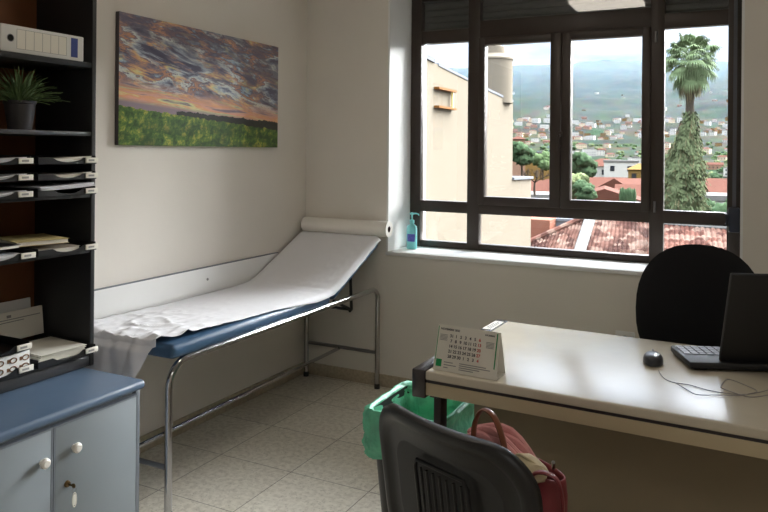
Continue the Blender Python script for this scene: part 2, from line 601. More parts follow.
# ------------------------------------------------------------------ window
win = thing('window_1', 'dark brown aluminium window with two casements over low fixed panes', 'window', (0, 0, 0), kind='structure')
FY0, FY1 = YF, YF + .06
# white sill
sl = MB()
sl.box(WX0 - .012, WX1 + .012, YW - .012, YF + .01, WZ0 - .022, WZ0, .003)
sl.box(WX0, WX1, YF + .01, YO, WZ0 - .022, WZ0 - .003)
sl.build('window_sill', M['white_paint'], win)
gx = [(-1.875, -1.560), (-1.483, -.498), (-.425, -.112)]
f = MB()
f.box(WX0, gx[0][0], FY0, FY1, WZ0, WZ1, .004)                    # jambs
f.box(gx[2][1], WX1, FY0, FY1, WZ0, WZ1, .004)
f.box(gx[0][1], gx[1][0], FY0 + .002, FY1, WZ0, WZ1, .004)            # mullions
f.box(gx[1][1], gx[2][0], FY0 + .002, FY1, WZ0, WZ1, .004)
for a, b in gx:
    c0 = a - .003; c1 = b + .003
    f.box(c0, c1, FY0 + .003, FY1, WZ0, .858, .003)
    f.box(c0, c1, FY0 + .003, FY1, 1.042, 1.112, .003)
    f.box(c0, c1, FY0 + .003, FY1, 2.105, 2.185 if (a, b) != gx[1] else 2.225, .003)
    f.box(c0, c1, FY0 + .003, FY1, 2.375, WZ1, .003)
f.build('outer_frame', M['frame'], win)
# sashes of the two casements
for (a, b, ga, gb) in ((-1.486, -.984, -1.447, -1.047), (-.982, -.495, -.928, -.540)):
    s = MB()
    y0, y1 = FY0 - .014, FY1 - .01
    s.box(a, ga, y0, y1, 1.100, 2.118, .005)
    s.box(gb, b, y0, y1, 1.100, 2.118, .005)
    s.box(ga - .004, gb + .004, y0 + .001, y1, 1.100, 1.151, .005)
    s.box(ga - .004, gb + .004, y0 + .001, y1, 2.073, 2.118, .005)
    so = s.build('casement_sash', M['frame'], win)
    MB().box(ga - .008, gb + .008, YF + .012, YF + .016, 1.143, 2.081).build('pane', M['glass'], so, smooth=False)
for a, b in gx:
    MB().box(a - .008, b + .008, YF + .028, YF + .032, .85, 1.05).build('pane', M['glass'], win, smooth=False)
    MB().box(a - .008, b + .008, YF + .028, YF + .032, 2.178 if (a, b) != gx[1] else 2.218, 2.383).build('pane', M['glass'], win, smooth=False)
for a, b in (gx[0], gx[2]):
    MB().box(a - .008, b + .008, YF + .028, YF + .032, 1.104, 2.113).build('pane', M['glass'], win, smooth=False)
# rolled down end of the shutter behind the top panes
s = MB()
z = 2.13
while z < 2.46:
    s.prism([(YF + .085, z), (YF + .078, z + .009), (YF + .076, z + .02), (YF + .078, z + .031), (YF + .085, z + .04), (YF + .094, z + .04), (YF + .094, z)], WX0 + .006, WX1 - .006, 'x')
    z += .0405
s.build('roller_shutter', M['shutter'], win, smooth=False)
h = MB()
h.box(-.997, -.972, FY0 - .022, FY0 - .013, 1.465, 1.545, .003)
h.tube([(-.985, FY0 - .02, 1.52), (-.985, FY0 - .05, 1.52), (-.985, FY0 - .055, 1.51), (-.985, FY0 - .055, 1.43)], .008, 8)
h.build('casement_handle', M['frame'], win)
for hz in (2.06, 1.13):
    MB().tube([(-.468, FY0 - .006, hz - .03), (-.468, FY0 - .006, hz + .03)], .007, 8).build('hinge', M['steel'], win)
b = MB()
b.box(-.106, -.047, FY0 - .052, FY0 + .001, 1.015, 1.145, .012)
b.tube([(-.108, FY0 - .03, 1.08), (-.118, FY0 - .03, 1.08)], .032, 16)
wd = b.build('strap_winder', M['navy'], win)
MB().box(-.086, -.068, FY0 - .022, FY0 - .020, 1.14, 2.43).build('shutter_strap', M['cordgrey'], win)

# ------------------------------------------------------------------ ceiling lamp and added fill panel
def ceiling_lamp_or_fill(x, y, label, sx=1.0, sy=1.0, dm=None):
    o = thing('ceiling_lamp_or_fill', label, 'lamp', (x, y, ZC))
    q = MB()
    q.box(-.29 * sx, .29 * sx, -.19 * sy, .19 * sy, -.014, 0, .003)
    q.build('housing', M['outlet'], o)
    MB().box(-.29 * sx + .015, .29 * sx - .015, -.19 * sy + .015, .19 * sy - .015, -.046, -.013, .006).build('diffuser', dm or M['lamp'], o)
    return o
ceiling_lamp_or_fill(-1.065, 2.33, 'lit rectangular ceiling lamp mirrored in the top window pane')
ceiling_lamp_or_fill(.62, -.3, 'added fill light panel on the unseen ceiling behind the camera', 1.1, 2.6, M['fill_panel'])  # unseen panel added to brighten the room, kept out of the window reflections

# ------------------------------------------------------------------ painting
o = MB().box(0, .024, 0, 1.212, 0, .598, .002).build('canvas_painting', M['painting'])
o.location = (XL + .001, 2.319, 1.438)
tag(o, 'wide canvas painting of a sunset sky over a green field', 'painting')

# ------------------------------------------------------------------ low cabinet with blue top
CZ = .605
cab = thing('low_cabinet', 'low pale grey cabinet with blue worktop and white knobs under the bookcase', 'cabinet', (-1.900, 1.895, 0))
# local: x<=0 towards the wall, y<=0 towards the camera
c = MB()
c.box(-.630, -.03, -.0265, -.006, .06, CZ - .032, .001)
c.box(-.630, -.03, -1.185, -1.165, .06, CZ - .032, .001)
c.box(-.630, -.62, -1.17, -.04, .06, CZ - .032)
c.box(-.62, -.045, -1.17, -.04, .06, .08)
c.box(-.60, -.09, -1.16, -.05, 0, .061)
c.box(-.62, -.032, -1.17, -.04, CZ - .05, CZ - .031)
c.build('cabinet_body', M['cab_edge'], cab)
t = MB()
t.box(-.634, -.004, -1.20, -.002, CZ - .032, CZ, .0135, seg=4)
t.build('worktop', M['blue_top'], cab)
DZ0, DZ1 = .075, CZ - .047
def cab_door(y0, y1, knob_y, knob_z, lock=None):
    d = MB().box(-.034, -.016, y0 + .007, y1 - .007, DZ0 + .006, DZ1 - .006, .002).build('door', M['cab_grey'], cab)
    e = MB()
    e.box(-.035, -.0155, y0, y0 + .0075, DZ0, DZ1)
    e.box(-.035, -.0155, y1 - .0075, y1, DZ0, DZ1)
    e.box(-.035, -.0155, y0 + .0074, y1 - .0074, DZ0, DZ0 + .0065)
    e.box(-.035, -.0155, y0 + .0074, y1 - .0074, DZ1 - .0065, DZ1)
    e.build('edging', M['cab_edge'], d, smooth=False)
    k = MB()
    k.lathe([(0, .026), (.010, .0255), (.0155, .021), (.0165, .014), (.012, .008), (.007, .004), (.009, 0)], seg=20,
            M=axes((-.016, knob_y, knob_z), (0, 1, 0), (0, 0, 1), (1, 0, 0)))
    k.build('knob', M['knob'], d)
    if lock:
        k = MB()
        k.lathe([(0, .007), (.008, .007), (.010, .004), (.011, 0)], seg=16, M=axes((-.016, lock[0], lock[1]), (0, 1, 0), (0, 0, 1), (1, 0, 0)))
        k.build('lock', M['brass'], d)
    return d
cab_door(-.372, -.028, -.298, .470, (-.322, .362))
cab_door(-.720, -.374, -.414, .464)
cab_door(-1.158, -.722, -.80, .464)

ky = thing('cabinet_key', 'small brass key with pale oval tag hanging in the cabinet lock', 'key', (-1.909, 1.573, .362))
k = MB()
k.box(0, .016, -.001, .001, -.003, .003, .0005)
k.lathe([(.0075, -.001), (.0075, .001)], seg=14, M=axes((.023, 0, 0), (1, 0, 0), (0, 0, 1), (0, -1, 0)))
k.lathe([(0, -.001), (.0075, -.001), (.0075, .001), (0, .001)], seg=14, M=axes((.023, 0, 0), (1, 0, 0), (0, 0, 1), (0, -1, 0)))
k.build('key_blade', M['brass'], ky)
k = MB()
ring = [(.026 , .008 * cos(2 * pi * i / 16), -.012 + .008 * sin(2 * pi * i / 16)) for i in range(16)]
k.tube(ring, .0008, 6, closed=True)
k.build('key_ring', M['steel'], ky)
k = MB()
loop = [(.027, .0075 * cos(2 * pi * i / 20), -.043 + .022 * sin(2 * pi * i / 20)) for i in range(20)]
k.tube(loop, .0018, 8, closed=True)
k.box(.0262, .0278, -.006, .006, -.060, -.026, .0005)
k.build('key_tag', M['tagclear'], ky)

# ------------------------------------------------------------------ bookcase on the cabinet
BX0, BX1, BY0, BY1 = -2.522, -2.205, .86, 1.925
bk = thing('bookcase', 'tall open black bookcase with brown back standing on the blue worktop', 'bookcase', (BX1, BY1, CZ))
def bb(mb, x0, x1, y0, y1, z0, z1, bev=.0015):
    return mb.box(x0 - BX1, x1 - BX1, y0 - BY1, y1 - BY1, z0 - CZ, z1 - CZ, bev)
for y0, y1 in ((BY1 - .018, BY1), (BY0, BY0 + .018)):
    bb(MB(), BX0, BX1, y0, y1, CZ + .0005, 2.28).build('side_panel', M['shelfblack'], bk)
bb(MB(), BX0 - .008, BX0 + .002, BY0 + .001, BY1 - .001, CZ + .001, 2.279).build('back_panel', M['shelfwood'], bk)
SH = [(1.743, .020), (1.484, .016), (1.252, .014), (1.045, .014)]
for z1, th in SH:
    bb(MB(), BX0 + .002, BX1 - .004, BY0 + .018, BY1 - .018, z1 - th, z1).build('shelf', M['shelfblack'], bk)
bb(MB(), BX0 + .002, BX1 - .004, BY0 + .018, BY1 - .018, 2.255, 2.279).build('top_panel', M['shelfblack'], bk)
q = MB()
bb(q, BX0 + .002, BX1 - .004, BY0 + .018, BY1 - .018, .642, .662)
bb(q, BX1 - .022, BX1 - .002, BY0 + .018, BY1 - .018, CZ + .001, .644)
q.build('plinth', M['shelfblack'], bk)
ZP = .662

# lever arch file lying on its side
fl = thing('box_file', 'white lever arch file lying on the top bookcase shelf', 'file', (-2.215, 1.543, 1.7433))
q = MB()
q.box(-.285, 0, 0, .333, 0, .092, .004)
fb = q.build('file_body', M['filewhite'], fl)
q = MB()
q.lathe([(.010, 0), (.013, .0015), (.0135, .003), (.011, .003)], seg=20, M=axes((-.001, .034, .047), (0, 1, 0), (0, 0, 1), (1, 0, 0)))
q.build('finger_ring', M['steel'], fl)
q = MB()
q.lathe([(0, .0012), (.0125, .0012)], seg=20, M=axes((0, .034, .047), (0, 1, 0), (0, 0, 1), (1, 0, 0)))
q.build('finger_hole', M['dark'], fl)
q = MB()
q.box(0, .0008, .058, .256, .014, .080)
lb = q.build('spine_label', M['card'], fl)
q = MB()
for y in [.058 + i * .033 for i in range(7)]:
    q.box(.0008, .0012, y - .0006, y + .0006, .014, .080)
for z in (.014, .080):
    q.box(.0008, .0012, .058, .256, z - .0006, z + .0006)
q.build('ruled_lines', M['lightink'], lb)
q = MB()
q.box(0, .001, .276, .305, .012, .082)
q.build('blue_label', M['bluelabel'], fl)['label'] = 'dark blue maker label'

# potted plant
pp = thing('potted_plant', 'small grassy green plant in a charcoal pot on the bookcase shelf', 'plant', (-2.315, 1.688, 1.4842))
q = MB()
q.lathe([(0, .004), (.036, .004), (.037, 0), (.039, 0), (.052, .092), (.055, .094), (.055, .104), (.051, .104), (.050, .085), (0, .083)], seg=28)
q.build('pot', M['pot'], pp)
MB().lathe([(0, .088), (.0495, .086)], seg=20).build('soil', M['soil'], pp)
q = MB()
rnd = random.Random(3)
for i in range(190):
    a = rnd.uniform(0, 2 * pi)
    ln = rnd.uniform(.07, .15)
    lean = rnd.uniform(.15, 1.45)
    r0 = rnd.uniform(0, .032)
    base = Vector((r0 * cos(a), r0 * sin(a), .085))
    d = Vector((cos(a), sin(a), 0))
    sdv = Vector((-sin(a), cos(a), 0))
    wd_ = rnd.uniform(.0025, .0055)
    vs, fs = [], []
    n = 5
    for k in range(n + 1):
        tt = k / n
        p = base + d * (ln * tt * sin(lean) * (0.6 + .4 * tt)) + Vector((0, 0, ln * (tt * cos(lean) + .25 * tt * (1 - tt) * 2)))
        ww = wd_ * (sin(pi * min(.97, .12 + .88 * tt)) ** .7)
        if base.x + pp.location.x + d.x * ln < BX0 + .02: p.x = max(p.x, BX0 + .02 - pp.location.x)
        vs += [p - sdv * ww, p + Vector((0, 0, -.002)), p + sdv * ww]
        if k:
            b0 = 3 * (k - 1)
            fs += [(b0, b0 + 1, b0 + 4, b0 + 3), (b0 + 1, b0 + 2, b0 + 5, b0 + 4)]
    q.faces(vs, fs)
q.build('foliage', M['leaf'], pp)

# letter trays
def letter_tray_parts(root):
    """black letter tray, front at x=0, width along -y .245"""
    W, D = .245, .262
    q = MB()
    q.box(-D, 0, -W, 0, 0, .003)
    q.box(-D, -.004, -W, -W + .003, .003, .030, .001)
    q.box(-D, -.004, -.003, 0, .003, .030, .001)
    q.box(-D, -D + .003, -W + .003, -.003, .003, .030, .001)
    # front lip with a scooped middle
    prof = [(-W, 0), (-W, .023), (-W + .058, .023)]
    for i in range(9):
        tt = i / 8
        prof.append((-W + .058 + tt * (W - .116), .023 - .016 * sin(pi * tt) ** .6))
    prof += [(-.058, .023), (0, .023), (0, 0)]
    q.prism(prof, -.003, .0, 'x')
    q.build('tray_body', M['traypl'], root)
    q = MB()
    q.box(.0, .005, -.050, .004, .004, .023, .001)
    lo = q.build('index_label', M['card'], root)
    lo['label'] = 'white index label'
    q = MB()
    q.box(.005, .0054, -.040, -.014, .010, .017)
    q.build('label_print', M['lightink'], lo)
proto = None
def tray(x, y, z, label, name='letter_tray'):
    global proto
    if proto is None:
        proto = thing(name, label, 'tray', (x, y, z), 0, 'black letter trays in the bookcase')
        letter_tray_parts(proto)
        return proto
    c_ = copy_tree(proto)
    c_.location = (x, y, z)
    c_['label'] = label
    return c_
def sheets(name, x0, x1, y0, y1, z, th, m, label, cat='paper', group=None, curl=.0, skew=0.0, n=5):
    """stack of loose sheets slightly out of line"""
    q = MB()
    rr = random.Random(int(1000 * (z + y0)))
    for k in range(n):
        dx, dy = rr.uniform(-.004, .004), rr.uniform(-.004, .004)
        zz0, zz1 = k * th / n, (k + 1) * th / n - th * .04
        if curl == 0:
            q.box(x0 + dx, x1 + dx, y0 + dy, y1 + dy, zz0, zz1)
        else:
            def fn(u, v, zz=zz0, dx=dx, dy=dy):
                return (x0 + dx + (x1 - x0) * u, y0 + dy + (y1 - y0) * v, zz + curl * (v ** 2) * (.4 + .6 * u))
            q.grid(fn, 4, 10, thick=-(zz1 - zz0))
    o_ = q.build(name, m, None, smooth=False)
    o_.location = (0, 0, z)
    if skew:
        cx_, cy_ = (x0 + x1) / 2, (y0 + y1) / 2
        o_.data.transform(Matrix.Translation((cx_, cy_, 0)) @ Matrix.Rotation(skew, 4, 'Z') @ Matrix.Translation((-cx_, -cy_, 0)))
    return tag(o_, label, cat, group)

TX = -2.170
PITCH = .0562
names3 = ['bottom', 'middle', 'top']
colR = ['lilac white', 'cream', 'grey white']
for k in range(3):
    z = 1.2525 + k * PITCH
    tray(TX, 1.899, z, f'black letter tray, {names3[k]} of the stack beside the bookcase\'s wall-side panel')
    sheets('paper_stack', TX - .245, TX - .010 + (.012 if k == 0 else 0), 1.899 - .236, 1.899 - .010, z + (.0240 if k == 0 else .0035), [.011, .012, .014][k],
           M['paper'] if k == 0 else M['card'], f'{["thick white", "thin grey-white", "cream"][k]} papers in the {names3[k]} tray beside the side panel', 'paper', 'papers in the letter trays', curl=[.010, .012, .012][k])
    tray(TX, 1.628, z, f'black letter tray, {names3[k]} of the stack cut by the photo\'s left edge')
    sheets('paper_stack', TX - .245, TX - .010, 1.628 - .236, 1.628 - .010, z + .0035, .010,
           M['paper'], f'white papers in the {names3[k]} tray at the photo\'s left edge', 'paper', 'papers in the letter trays', curl=.013)
# fourth shelf
zD = 1.0455
tray(TX, 1.902, zD, 'black letter tray with tan folders on the fourth bookcase shelf')
tray(TX, 1.640, zD, 'black letter tray holding a dark folder on the fourth bookcase shelf')
def folder(name, x0, x1, y0, y1, z, th, m, label, skew, inner=None):
    q = MB()
    q.box(x0, x1, y0, y1, 0, .0012, .0004)
    q.box(x0, x1, y0, y1, th - .0012, th, .0004)
    q.box(x0, x0 + .0015, y0, y1, 0, th, .0004)
    r_ = thing(name, label, 'folder', ((x0 + x1) / 2, (y0 + y1) / 2, z), skew)
    q.bm.transform(Matrix.Translation((-(x0 + x1) / 2, -(y0 + y1) / 2, 0)))
    q.build('cover', m, r_, smooth=False)
    q = MB()
    w2, d2 = (x1 - x0) / 2, (y1 - y0) / 2
    q.box(-w2 + .006, w2 - .004, -d2 + .004, d2 - .004, .0014, th - .0014)
    q.build('sheets', inner or M['card'], r_, smooth=False)
    return r_
folder('folder', TX - .24, TX - .015, 1.680, 1.850, zD + .0042, .018, M['greyfolder'], 'grey-brown folder lying under the tan folder in the tray', -.12)
folder('folder', TX - .25, TX - .035, 1.640, 1.825, zD + .0365, .016, M['manila'], 'tan folder on top of the pile in the fourth shelf tray', -.25)
sheets('paper_stack', TX - .24, TX - .012, 1.42, 1.625, zD + .004, .014, M['paper'], 'white papers under the dark folder on the fourth shelf', 'paper', 'papers in the letter trays')
folder('folder', TX - .26, TX - .03, 1.40, 1.61, zD + .0365, .012, M['darkfolder'], 'black folder over white papers on the fourth bookcase shelf', .06)
# bottom compartment
tray(TX, 1.906, ZP + .0005, 'black letter tray with a thick paper pile at the bookcase\'s foot')
sheets('paper_stack', TX - .245, TX - .030, 1.70, 1.885, ZP + .004, .030, M['card'], 'thick pile of cream papers in the lowest tray', 'paper', skew=-.06, n=8)
q = MB()
q.box(-.004, .004, -.15, .132, 0, .108, .001)
so = q.build('binder', M['card'])
so.location = (-2.452, 1.765, ZP + .0395)
so.rotation_euler = (0, radians(-6), 0)
tag(so, 'white printed card standing up behind the lowest papers', 'card')
q = MB()
q.box(.0041, .0046, -.13, .12, .078, .081)
q.box(.0041, .0046, -.13, .05, .069, .072)
q.box(.0041, .0046, -.02, -.002, .086, .096)
q.box(.0041, .0046, -.13, -.05, .086, .090)
q.build('printed_lines', M['lightink'], so)
q = MB()
q.box(-.004, .004, -.16, .13, 0, .138, .001)
so2 = q.build('binder', M['filewhite'])
so2.location = (-2.494, 1.745, ZP + .0395)
so2.rotation_euler = (0, radians(-4), 0)
tag(so2, 'grey-white card standing behind the printed card against the back', 'card')
tr2 = tray(TX - .006, 1.640, ZP + .0005, 'black tray under the glove box at the bookcase\'s foot')
gb = thing('glove_box', 'white carton of gloves with brown print on the lowest shelf', 'box', (-2.168, 1.636, ZP + .006))
q = MB()
q.box(-.125, 0, -.235, 0, 0, .068, .002)
go = q.build('carton', M['filewhite'], gb)
q = MB()
rr = random.Random(5)
for i in range(5):
    y = -.018 - i * .047
    for z in (.020, .048):
        cx_ = y + rr.uniform(-.004, .004)
        ring = [(.0006, cx_ + .012 * cos(2 * pi * k / 12), z + .008 * sin(2 * pi * k / 12)) for k in range(12)]
        q.tube(ring, .0022, 6, closed=True)
        q.box(0, .0012, cx_ - .022, cx_ - .014, z - .006, z + .006)
q.build('brown_pattern', M['brown_print'], go)
gb.location.z = ZP + .0375 - .030
tr3 = tray(TX + .004, 1.625, ZP + .079, 'empty black tray resting on the glove carton')
for p_ in (gb,):
    p_.location = (-2.180, 1.635, ZP + .0042)

# ------------------------------------------------------------------ examination couch
cx0, cx1 = -2.49, -1.985
ct = thing('examination_couch', 'chrome framed examination couch with blue vinyl pad along the wall', 'couch', (-2.24, 2.95, 0))
OFF = Vector((-2.24, 2.95, 0))
def L_(p):
    return tuple(Vector(p) - OFF)
yN, yFar, zR = 2.09, 3.825, .600
for x in (cx1, cx0):
    pth = [(x, yN, .012)]
    for (p, q_) in arc((yN + .10, zR - .10), .10, 180, 90, 8):
        pth.append((x, p, q_))
    for (p, q_) in arc((yFar - .07, zR - .05), .07, 90, 0, 8):
        pth.append((x, p, q_ - .02))
    pth.append((x, yFar, .012))
    q = MB()
    q.tube([L_(p) for p in pth], .0145, 14)
    lg = q.build('leg_frame', M['chrome'], ct)
    for y in (yN, yFar):
        MB().lathe([(0, 0), (.017, 0), (.017, .025), (.0148, .03)], c=L_((x, y, 0)), seg=14).build('rubber_foot', M['blackplastic'], lg)
for y, z in ((yN, .196), (yFar, .215)):
    MB().tube([L_((cx0, y, z)), L_((cx1, y, z))], .011, 10, rb=.009).build('crossbar', M['steel'], ct)
MB().tube([L_((-2.25, yN, .190)), L_((-2.25, yFar, .207))], .010, 10).build('stretcher', M['chrome'], ct)
for y in (2.4, 3.2):
    MB().box(cx0 - OFF.x, cx1 - OFF.x, y - .015 - OFF.y, y + .015 - OFF.y, .585, .60).build('bed_support', M['steel'], ct)
HY, HZ = 3.27, .668           # hinge
TY, TZ = 3.795, .905          # top of the raised head section
def pad(y0, z0, y1, z1, th, x0, x1):
    """padded slab whose top goes from (y0,z0) to (y1,z1)"""
    ln = sqrt((y1 - y0) ** 2 + (z1 - z0) ** 2)
    ang = atan2(z1 - z0, y1 - y0)
    q_ = MB()
    q_.box(x0 - OFF.x, x1 - OFF.x, 0, ln, -th, 0, .022, seg=4)
    q_.bm.transform(Matrix.Translation((0, y0 - OFF.y, z0)) @ Matrix.Rotation(ang, 4, 'X'))
    return q_
pad(2.095, HZ - .002, HY - .004, HZ, .058, -2.508, -1.972).build('mattress', M['blue_vinyl'], ct)
pad(HY + .004, HZ, TY, TZ, .055, -2.508, -1.972).build('head_section', M['blue_vinyl'], ct)
q = MB()
for x in (-2.05, -2.42):
    q.tube([L_((x, 3.60, .77)), L_((x, 3.62, .505)), L_((x, 3.60, .50))], .009, 8)
    q.tube([L_((x, 3.42, .59)), L_((x, 3.62, .505))], .008, 8)
q.tube([L_((-2.05, 3.62, .505)), L_((-2.42, 3.62, .505))], .009, 8)
q.build('head_support', M['blackplastic'], ct)

# paper roll at the head of the couch
RC = Vector((0, 3.825, .957))
rl = thing('paper_roll', 'roll of white couch paper lying at the raised end of the couch', 'paper roll', (-2.21, RC.y, RC.z))
Mx = axes((0, 0, 0), (0, 1, 0), (0, 0, 1), (1, 0, 0))
q = MB()
q.lathe([(.019, -.297), (.047, -.297), (.047, .297), (.019, .297), (.019, -.297)], seg=32, M=Mx)
q.build('roll', M['rollpaper'], rl)
q = MB()
q.lathe([(.0185, -.296), (.0185, .296), (.0165, .2965), (.0165, -.296)], seg=20, M=Mx)
q.build('core', M['cardboard'], rl)
for x in (-2.40, -2.10):
    MB().tube([L_((x, 3.76, .84)), L_((x, 3.82, .894)), L_((x, 3.86, .905))], .006, 8).build('roll_holder', M['steel'], ct)

# paper sheet laid on the couch
path = [(3.803, .9115), (3.786, .908), (3.70, .870), (3.60, .822), (3.50, .776), (3.40, .731), (3.33, .702), (3.27, .682), (3.20, .674), (3.10, .672), (2.95, .671), (2.80, .671),
        (2.65, .671), (2.50, .672), (2.40, .673), (2.26, .675), (2.15, .678), (2.09, .678), (2.055, .668), (2.03, .640), (2.02, .600), (2.012, .555), (2.005, .500), (2.00, .45)]
acc = [0]
for a, b in zip(path, path[1:]):
    acc.append(acc[-1] + sqrt((a[0] - b[0]) ** 2 + (a[1] - b[1]) ** 2))
def along(tt):
    s_ = tt * acc[-1]
    for i in range(len(path) - 1):
        if s_ <= acc[i + 1] + 1e-9:
            k = (s_ - acc[i]) / (acc[i + 1] - acc[i])
            return path[i][0] + (path[i + 1][0] - path[i][0]) * k, path[i][1] + (path[i + 1][1] - path[i][1]) * k
    return path[-1]
def sheet_fn(u, v):
    y, z = along(u)
    e1 = -1.957 if y > 3.1 else -1.957 - .068 * min(1, (3.1 - y) / 1.0)
    if z < .66 and y < 2.2:
        e1 -= .085 * ((0.678 - z) / .2) ** .8
    x = -2.512 + (e1 + 2.512) * v
    p = Vector((x, y, z))
    w_ = min(1.0, max(0.0, (2.60 - y) / .60))
    hang = max(0.0, (.668 - z) / .2) if y < 2.2 else 0.0
    # folds fan out from the slack near end
    q1 = noise.noise(Vector((x * 5 + y * 3, y * 9 - x * 6, 1.3)))
    q2 = noise.noise(Vector((x * 16 - y * 5, y * 5 + x * 4, 7.1)))
    q3 = noise.noise(Vector((x * 34 + y * 9, y * 20 - x * 13, 3.7)))
    ridge = (1 - min(1, abs(q1) * 3.2)) ** 2
    ridge2 = (1 - min(1, abs(q2) * 3.0)) ** 2
    d = .0018 * abs(q3) + .0016 * ridge2 + w_ * (.016 * ridge + .010 * ridge2 + .004 * abs(q3))
    if hang > 0:
        f1 = noise.noise(Vector((x * 11, z * 2.5, 4.4)))
        f2 = noise.noise(Vector((x * 22 + z * 6, z * 5, 8.8)))
        p.y += .030 * f1 * min(1, hang * 2) + .010 * f2 + .008 * ridge
        p.z += .004 * q3
        p.y = min(max(p.y, 1.915), 2.085)
    else:
        over = max(0.0, x + 1.985) / .028
        p.z += d + .0015 - .024 * min(1.0, over) ** 1.5 * (1 if y > 2.9 else max(0, (y - 2.5) / .4))
    return L_(tuple(p))
q = MB()
q.grid(lambda u, v: tuple(Vector(sheet_fn(u, v)) + OFF), 260, 60)
ps = q.build('paper_sheet', M['paper'], None, angle=180)
sm = ps.modifiers.new('thickness', 'SOLIDIFY')
sm.thickness = .0008
sm.offset = 1
tag(ps, 'long crumpled white paper sheet spread over the examination couch', 'paper sheet')

# ------------------------------------------------------------------ soap dispenser on the sill
sp_ = thing('soap_dispenser', 'turquoise pump bottle of hand gel in the window sill corner', 'soap dispenser', (-1.868, 4.05, WZ0))
q = MB()
q.lathe([(0, 0), (.030, 0), (.034, .006), (.034, .125), (.031, .140), (.020, .150), (.013, .154), (.013, .160), (0, .160)], seg=28, sx=1.0, sy=.72)
q.build('bottle', M['soap'], sp_)
q = MB()
q.lathe([(.015, .160), (.015, .178), (.008, .182), (.0055, .184), (.0055, .212), (.012, .213), (.013, .222), (.006, .226), (0, .226)], seg=18)
q.tube([(0, 0, .219), (.030, -.004, .221), (.046, -.006, .217), (.050, -.006, .210)], [.0055, .005, .004, .004], 10)
q.build('pump', M['soap'], sp_)
q = MB()
q.lathe([(.0346, .048), (.0346, .094)], seg=28, sx=1.0, sy=.735)
t_ = q.bm
for v in [v for v in t_.verts if v.co.y > -.012 or v.co.x < -.022]:
    t_.verts.remove(v)
q.build('label_sticker', M['soap_label'], sp_)

# ------------------------------------------------------------------ wall socket
q = MB()
q.box(-.048, .048, -.010, 0, -.042, .042, .005)
sk = q.build('wall_socket', M['outlet'])
sk.location = (-.572, YW, .462)
tag(sk, 'white wall socket on the back wall just above the far desk edge', 'socket')
q = MB()
q.lathe([(0, .0015), (.018, .0015), (.020, .0005)], seg=20, M=axes((0, -.010, 0), (1, 0, 0), (0, 0, 1), (0, -1, 0)))
q.build('socket_face', M['cab_grey'], sk)

# ------------------------------------------------------------------ desk
DW_, DD = 1.70, .765
dk = thing('desk', 'beige laminate desk with dark end strip standing before the window', 'desk', (-.940, 2.050, 0), radians(-1.9))
q = MB()
q.box(.044, DW_, 0, DD, .712, .740, .006, seg=3)
q.build('tabletop', M['beige_lam'], dk)
q = MB()
q.box(.044, DW_ - .01, .006, DD - .006, .703, .712)
q.build('groove', M['desk_dark'], dk, smooth=False)
q = MB()
q.box(.044, DW_ - .01, .004, .024, .664, .703, .003)
q.box(.044, DW_ - .01, DD - .024, DD - .004, .664, .703, .003)
q.box(.044, DW_ - .01, .024, DD - .024, .690, .703)
q.build('apron', M['desk_edge'], dk)
q = MB()
q.box(0, .046, -.004, DD + .004, .655, .7425, .004)
es = q.build('end_strip', mat('glossy_dark_edging', srgb(40, 34, 38), 0.2, spec=0.8), dk)
es['label'] = 'dark plastic strip capping the desk end'
q = MB()
q.box(.004, .042, DD - .175, DD - .03, .7425, .7431)
sk_ = q.build('sticker', M['card'], es)
q = MB()
for i, (a, b) in enumerate(((.012, .034), (.012, .028))):
    pass
q.box(.030, .033, DD - .165, DD - .06, .7431, .7434)
q.box(.022, .025, DD - .165, DD - .045, .7431, .7434)
q.box(.013, .016, DD - .150, DD - .075, .7431, .7434)
q.build('sticker_print', M['ink'], sk_)
for x0 in (.046, DW_ - .105):
    q = MB()
    q.box(x0, x0 + .026, .06, .11, .03, .656, .004)
    q.box(x0, x0 + .026, DD - .16, DD - .11, .03, .656, .004)
    q.box(x0, x0 + .026, .02, DD - .03, .0, .035, .006)
    q.box(x0, x0 + .026, .03, DD - .05, .650, .690, .003)
    q.build('leg', M['desk_dark'], dk)
q = MB()
q.box(.088, DW_ - .106, .300, .318, .12, .665, .002)
q.build('modesty_panel', M['desk_panel'], dk)

# ------------------------------------------------------------------ desk calendar
cl = thing('desk_calendar', 'white tent calendar with green square on the near desk corner', 'calendar', (-.776, 2.070, .7415), radians(-4))
q = MB()
hw, hh, tl_ = .105, .134, .036
q.faces([(-hw, -.002, 0), (hw, -.002, 0), (hw, tl_, hh), (-hw, tl_, hh)], [(0, 1, 2, 3)])
q.faces([(-hw, 2 * tl_ + .004, 0), (hw, 2 * tl_ + .004, 0), (hw, tl_, hh), (-hw, tl_, hh)], [(0, 3, 2, 1)])
q.faces([(-hw, -.002, 0), (hw, -.002, 0), (hw, 2 * tl_ + .004, 0), (-hw, 2 * tl_ + .004, 0)], [(0, 3, 2, 1)])
bmesh.ops.solidify(q.bm, geom=q.bm.faces[:], thickness=.0009)
co = q.build('card_stand', M['card'], cl, smooth=False)
nrm = Vector((0, -hh, tl_ + .002)).normalized()
upv = Vector((0, tl_ + .002, hh)).normalized()
def on_cal(x, h):
    return Vector((x, -.002, 0)) + upv * h + nrm * .0014
def cal_m(x, h):
    return axes(on_cal(x, h), (1, 0, 0), upv, nrm)
q = MB()
q.box(-.102, -.100, .030, .134, 0, .0003, M=cal_m(0, 0))
q.box(.094, .0975, .030, .134, 0, .0003, M=cal_m(0, 0))
q.build('green_margin', M['greenink'], cl, smooth=False)
MB().box(-.097, -.078, .012, .034, 0, .0004, M=cal_m(0, 0)).build('green_logo', M['greenink'], cl, smooth=False)
text_mesh('month_title', 'NOVIEMBRE 2022', .0085, M['ink'], cl, cal_m(-.094, .1235))
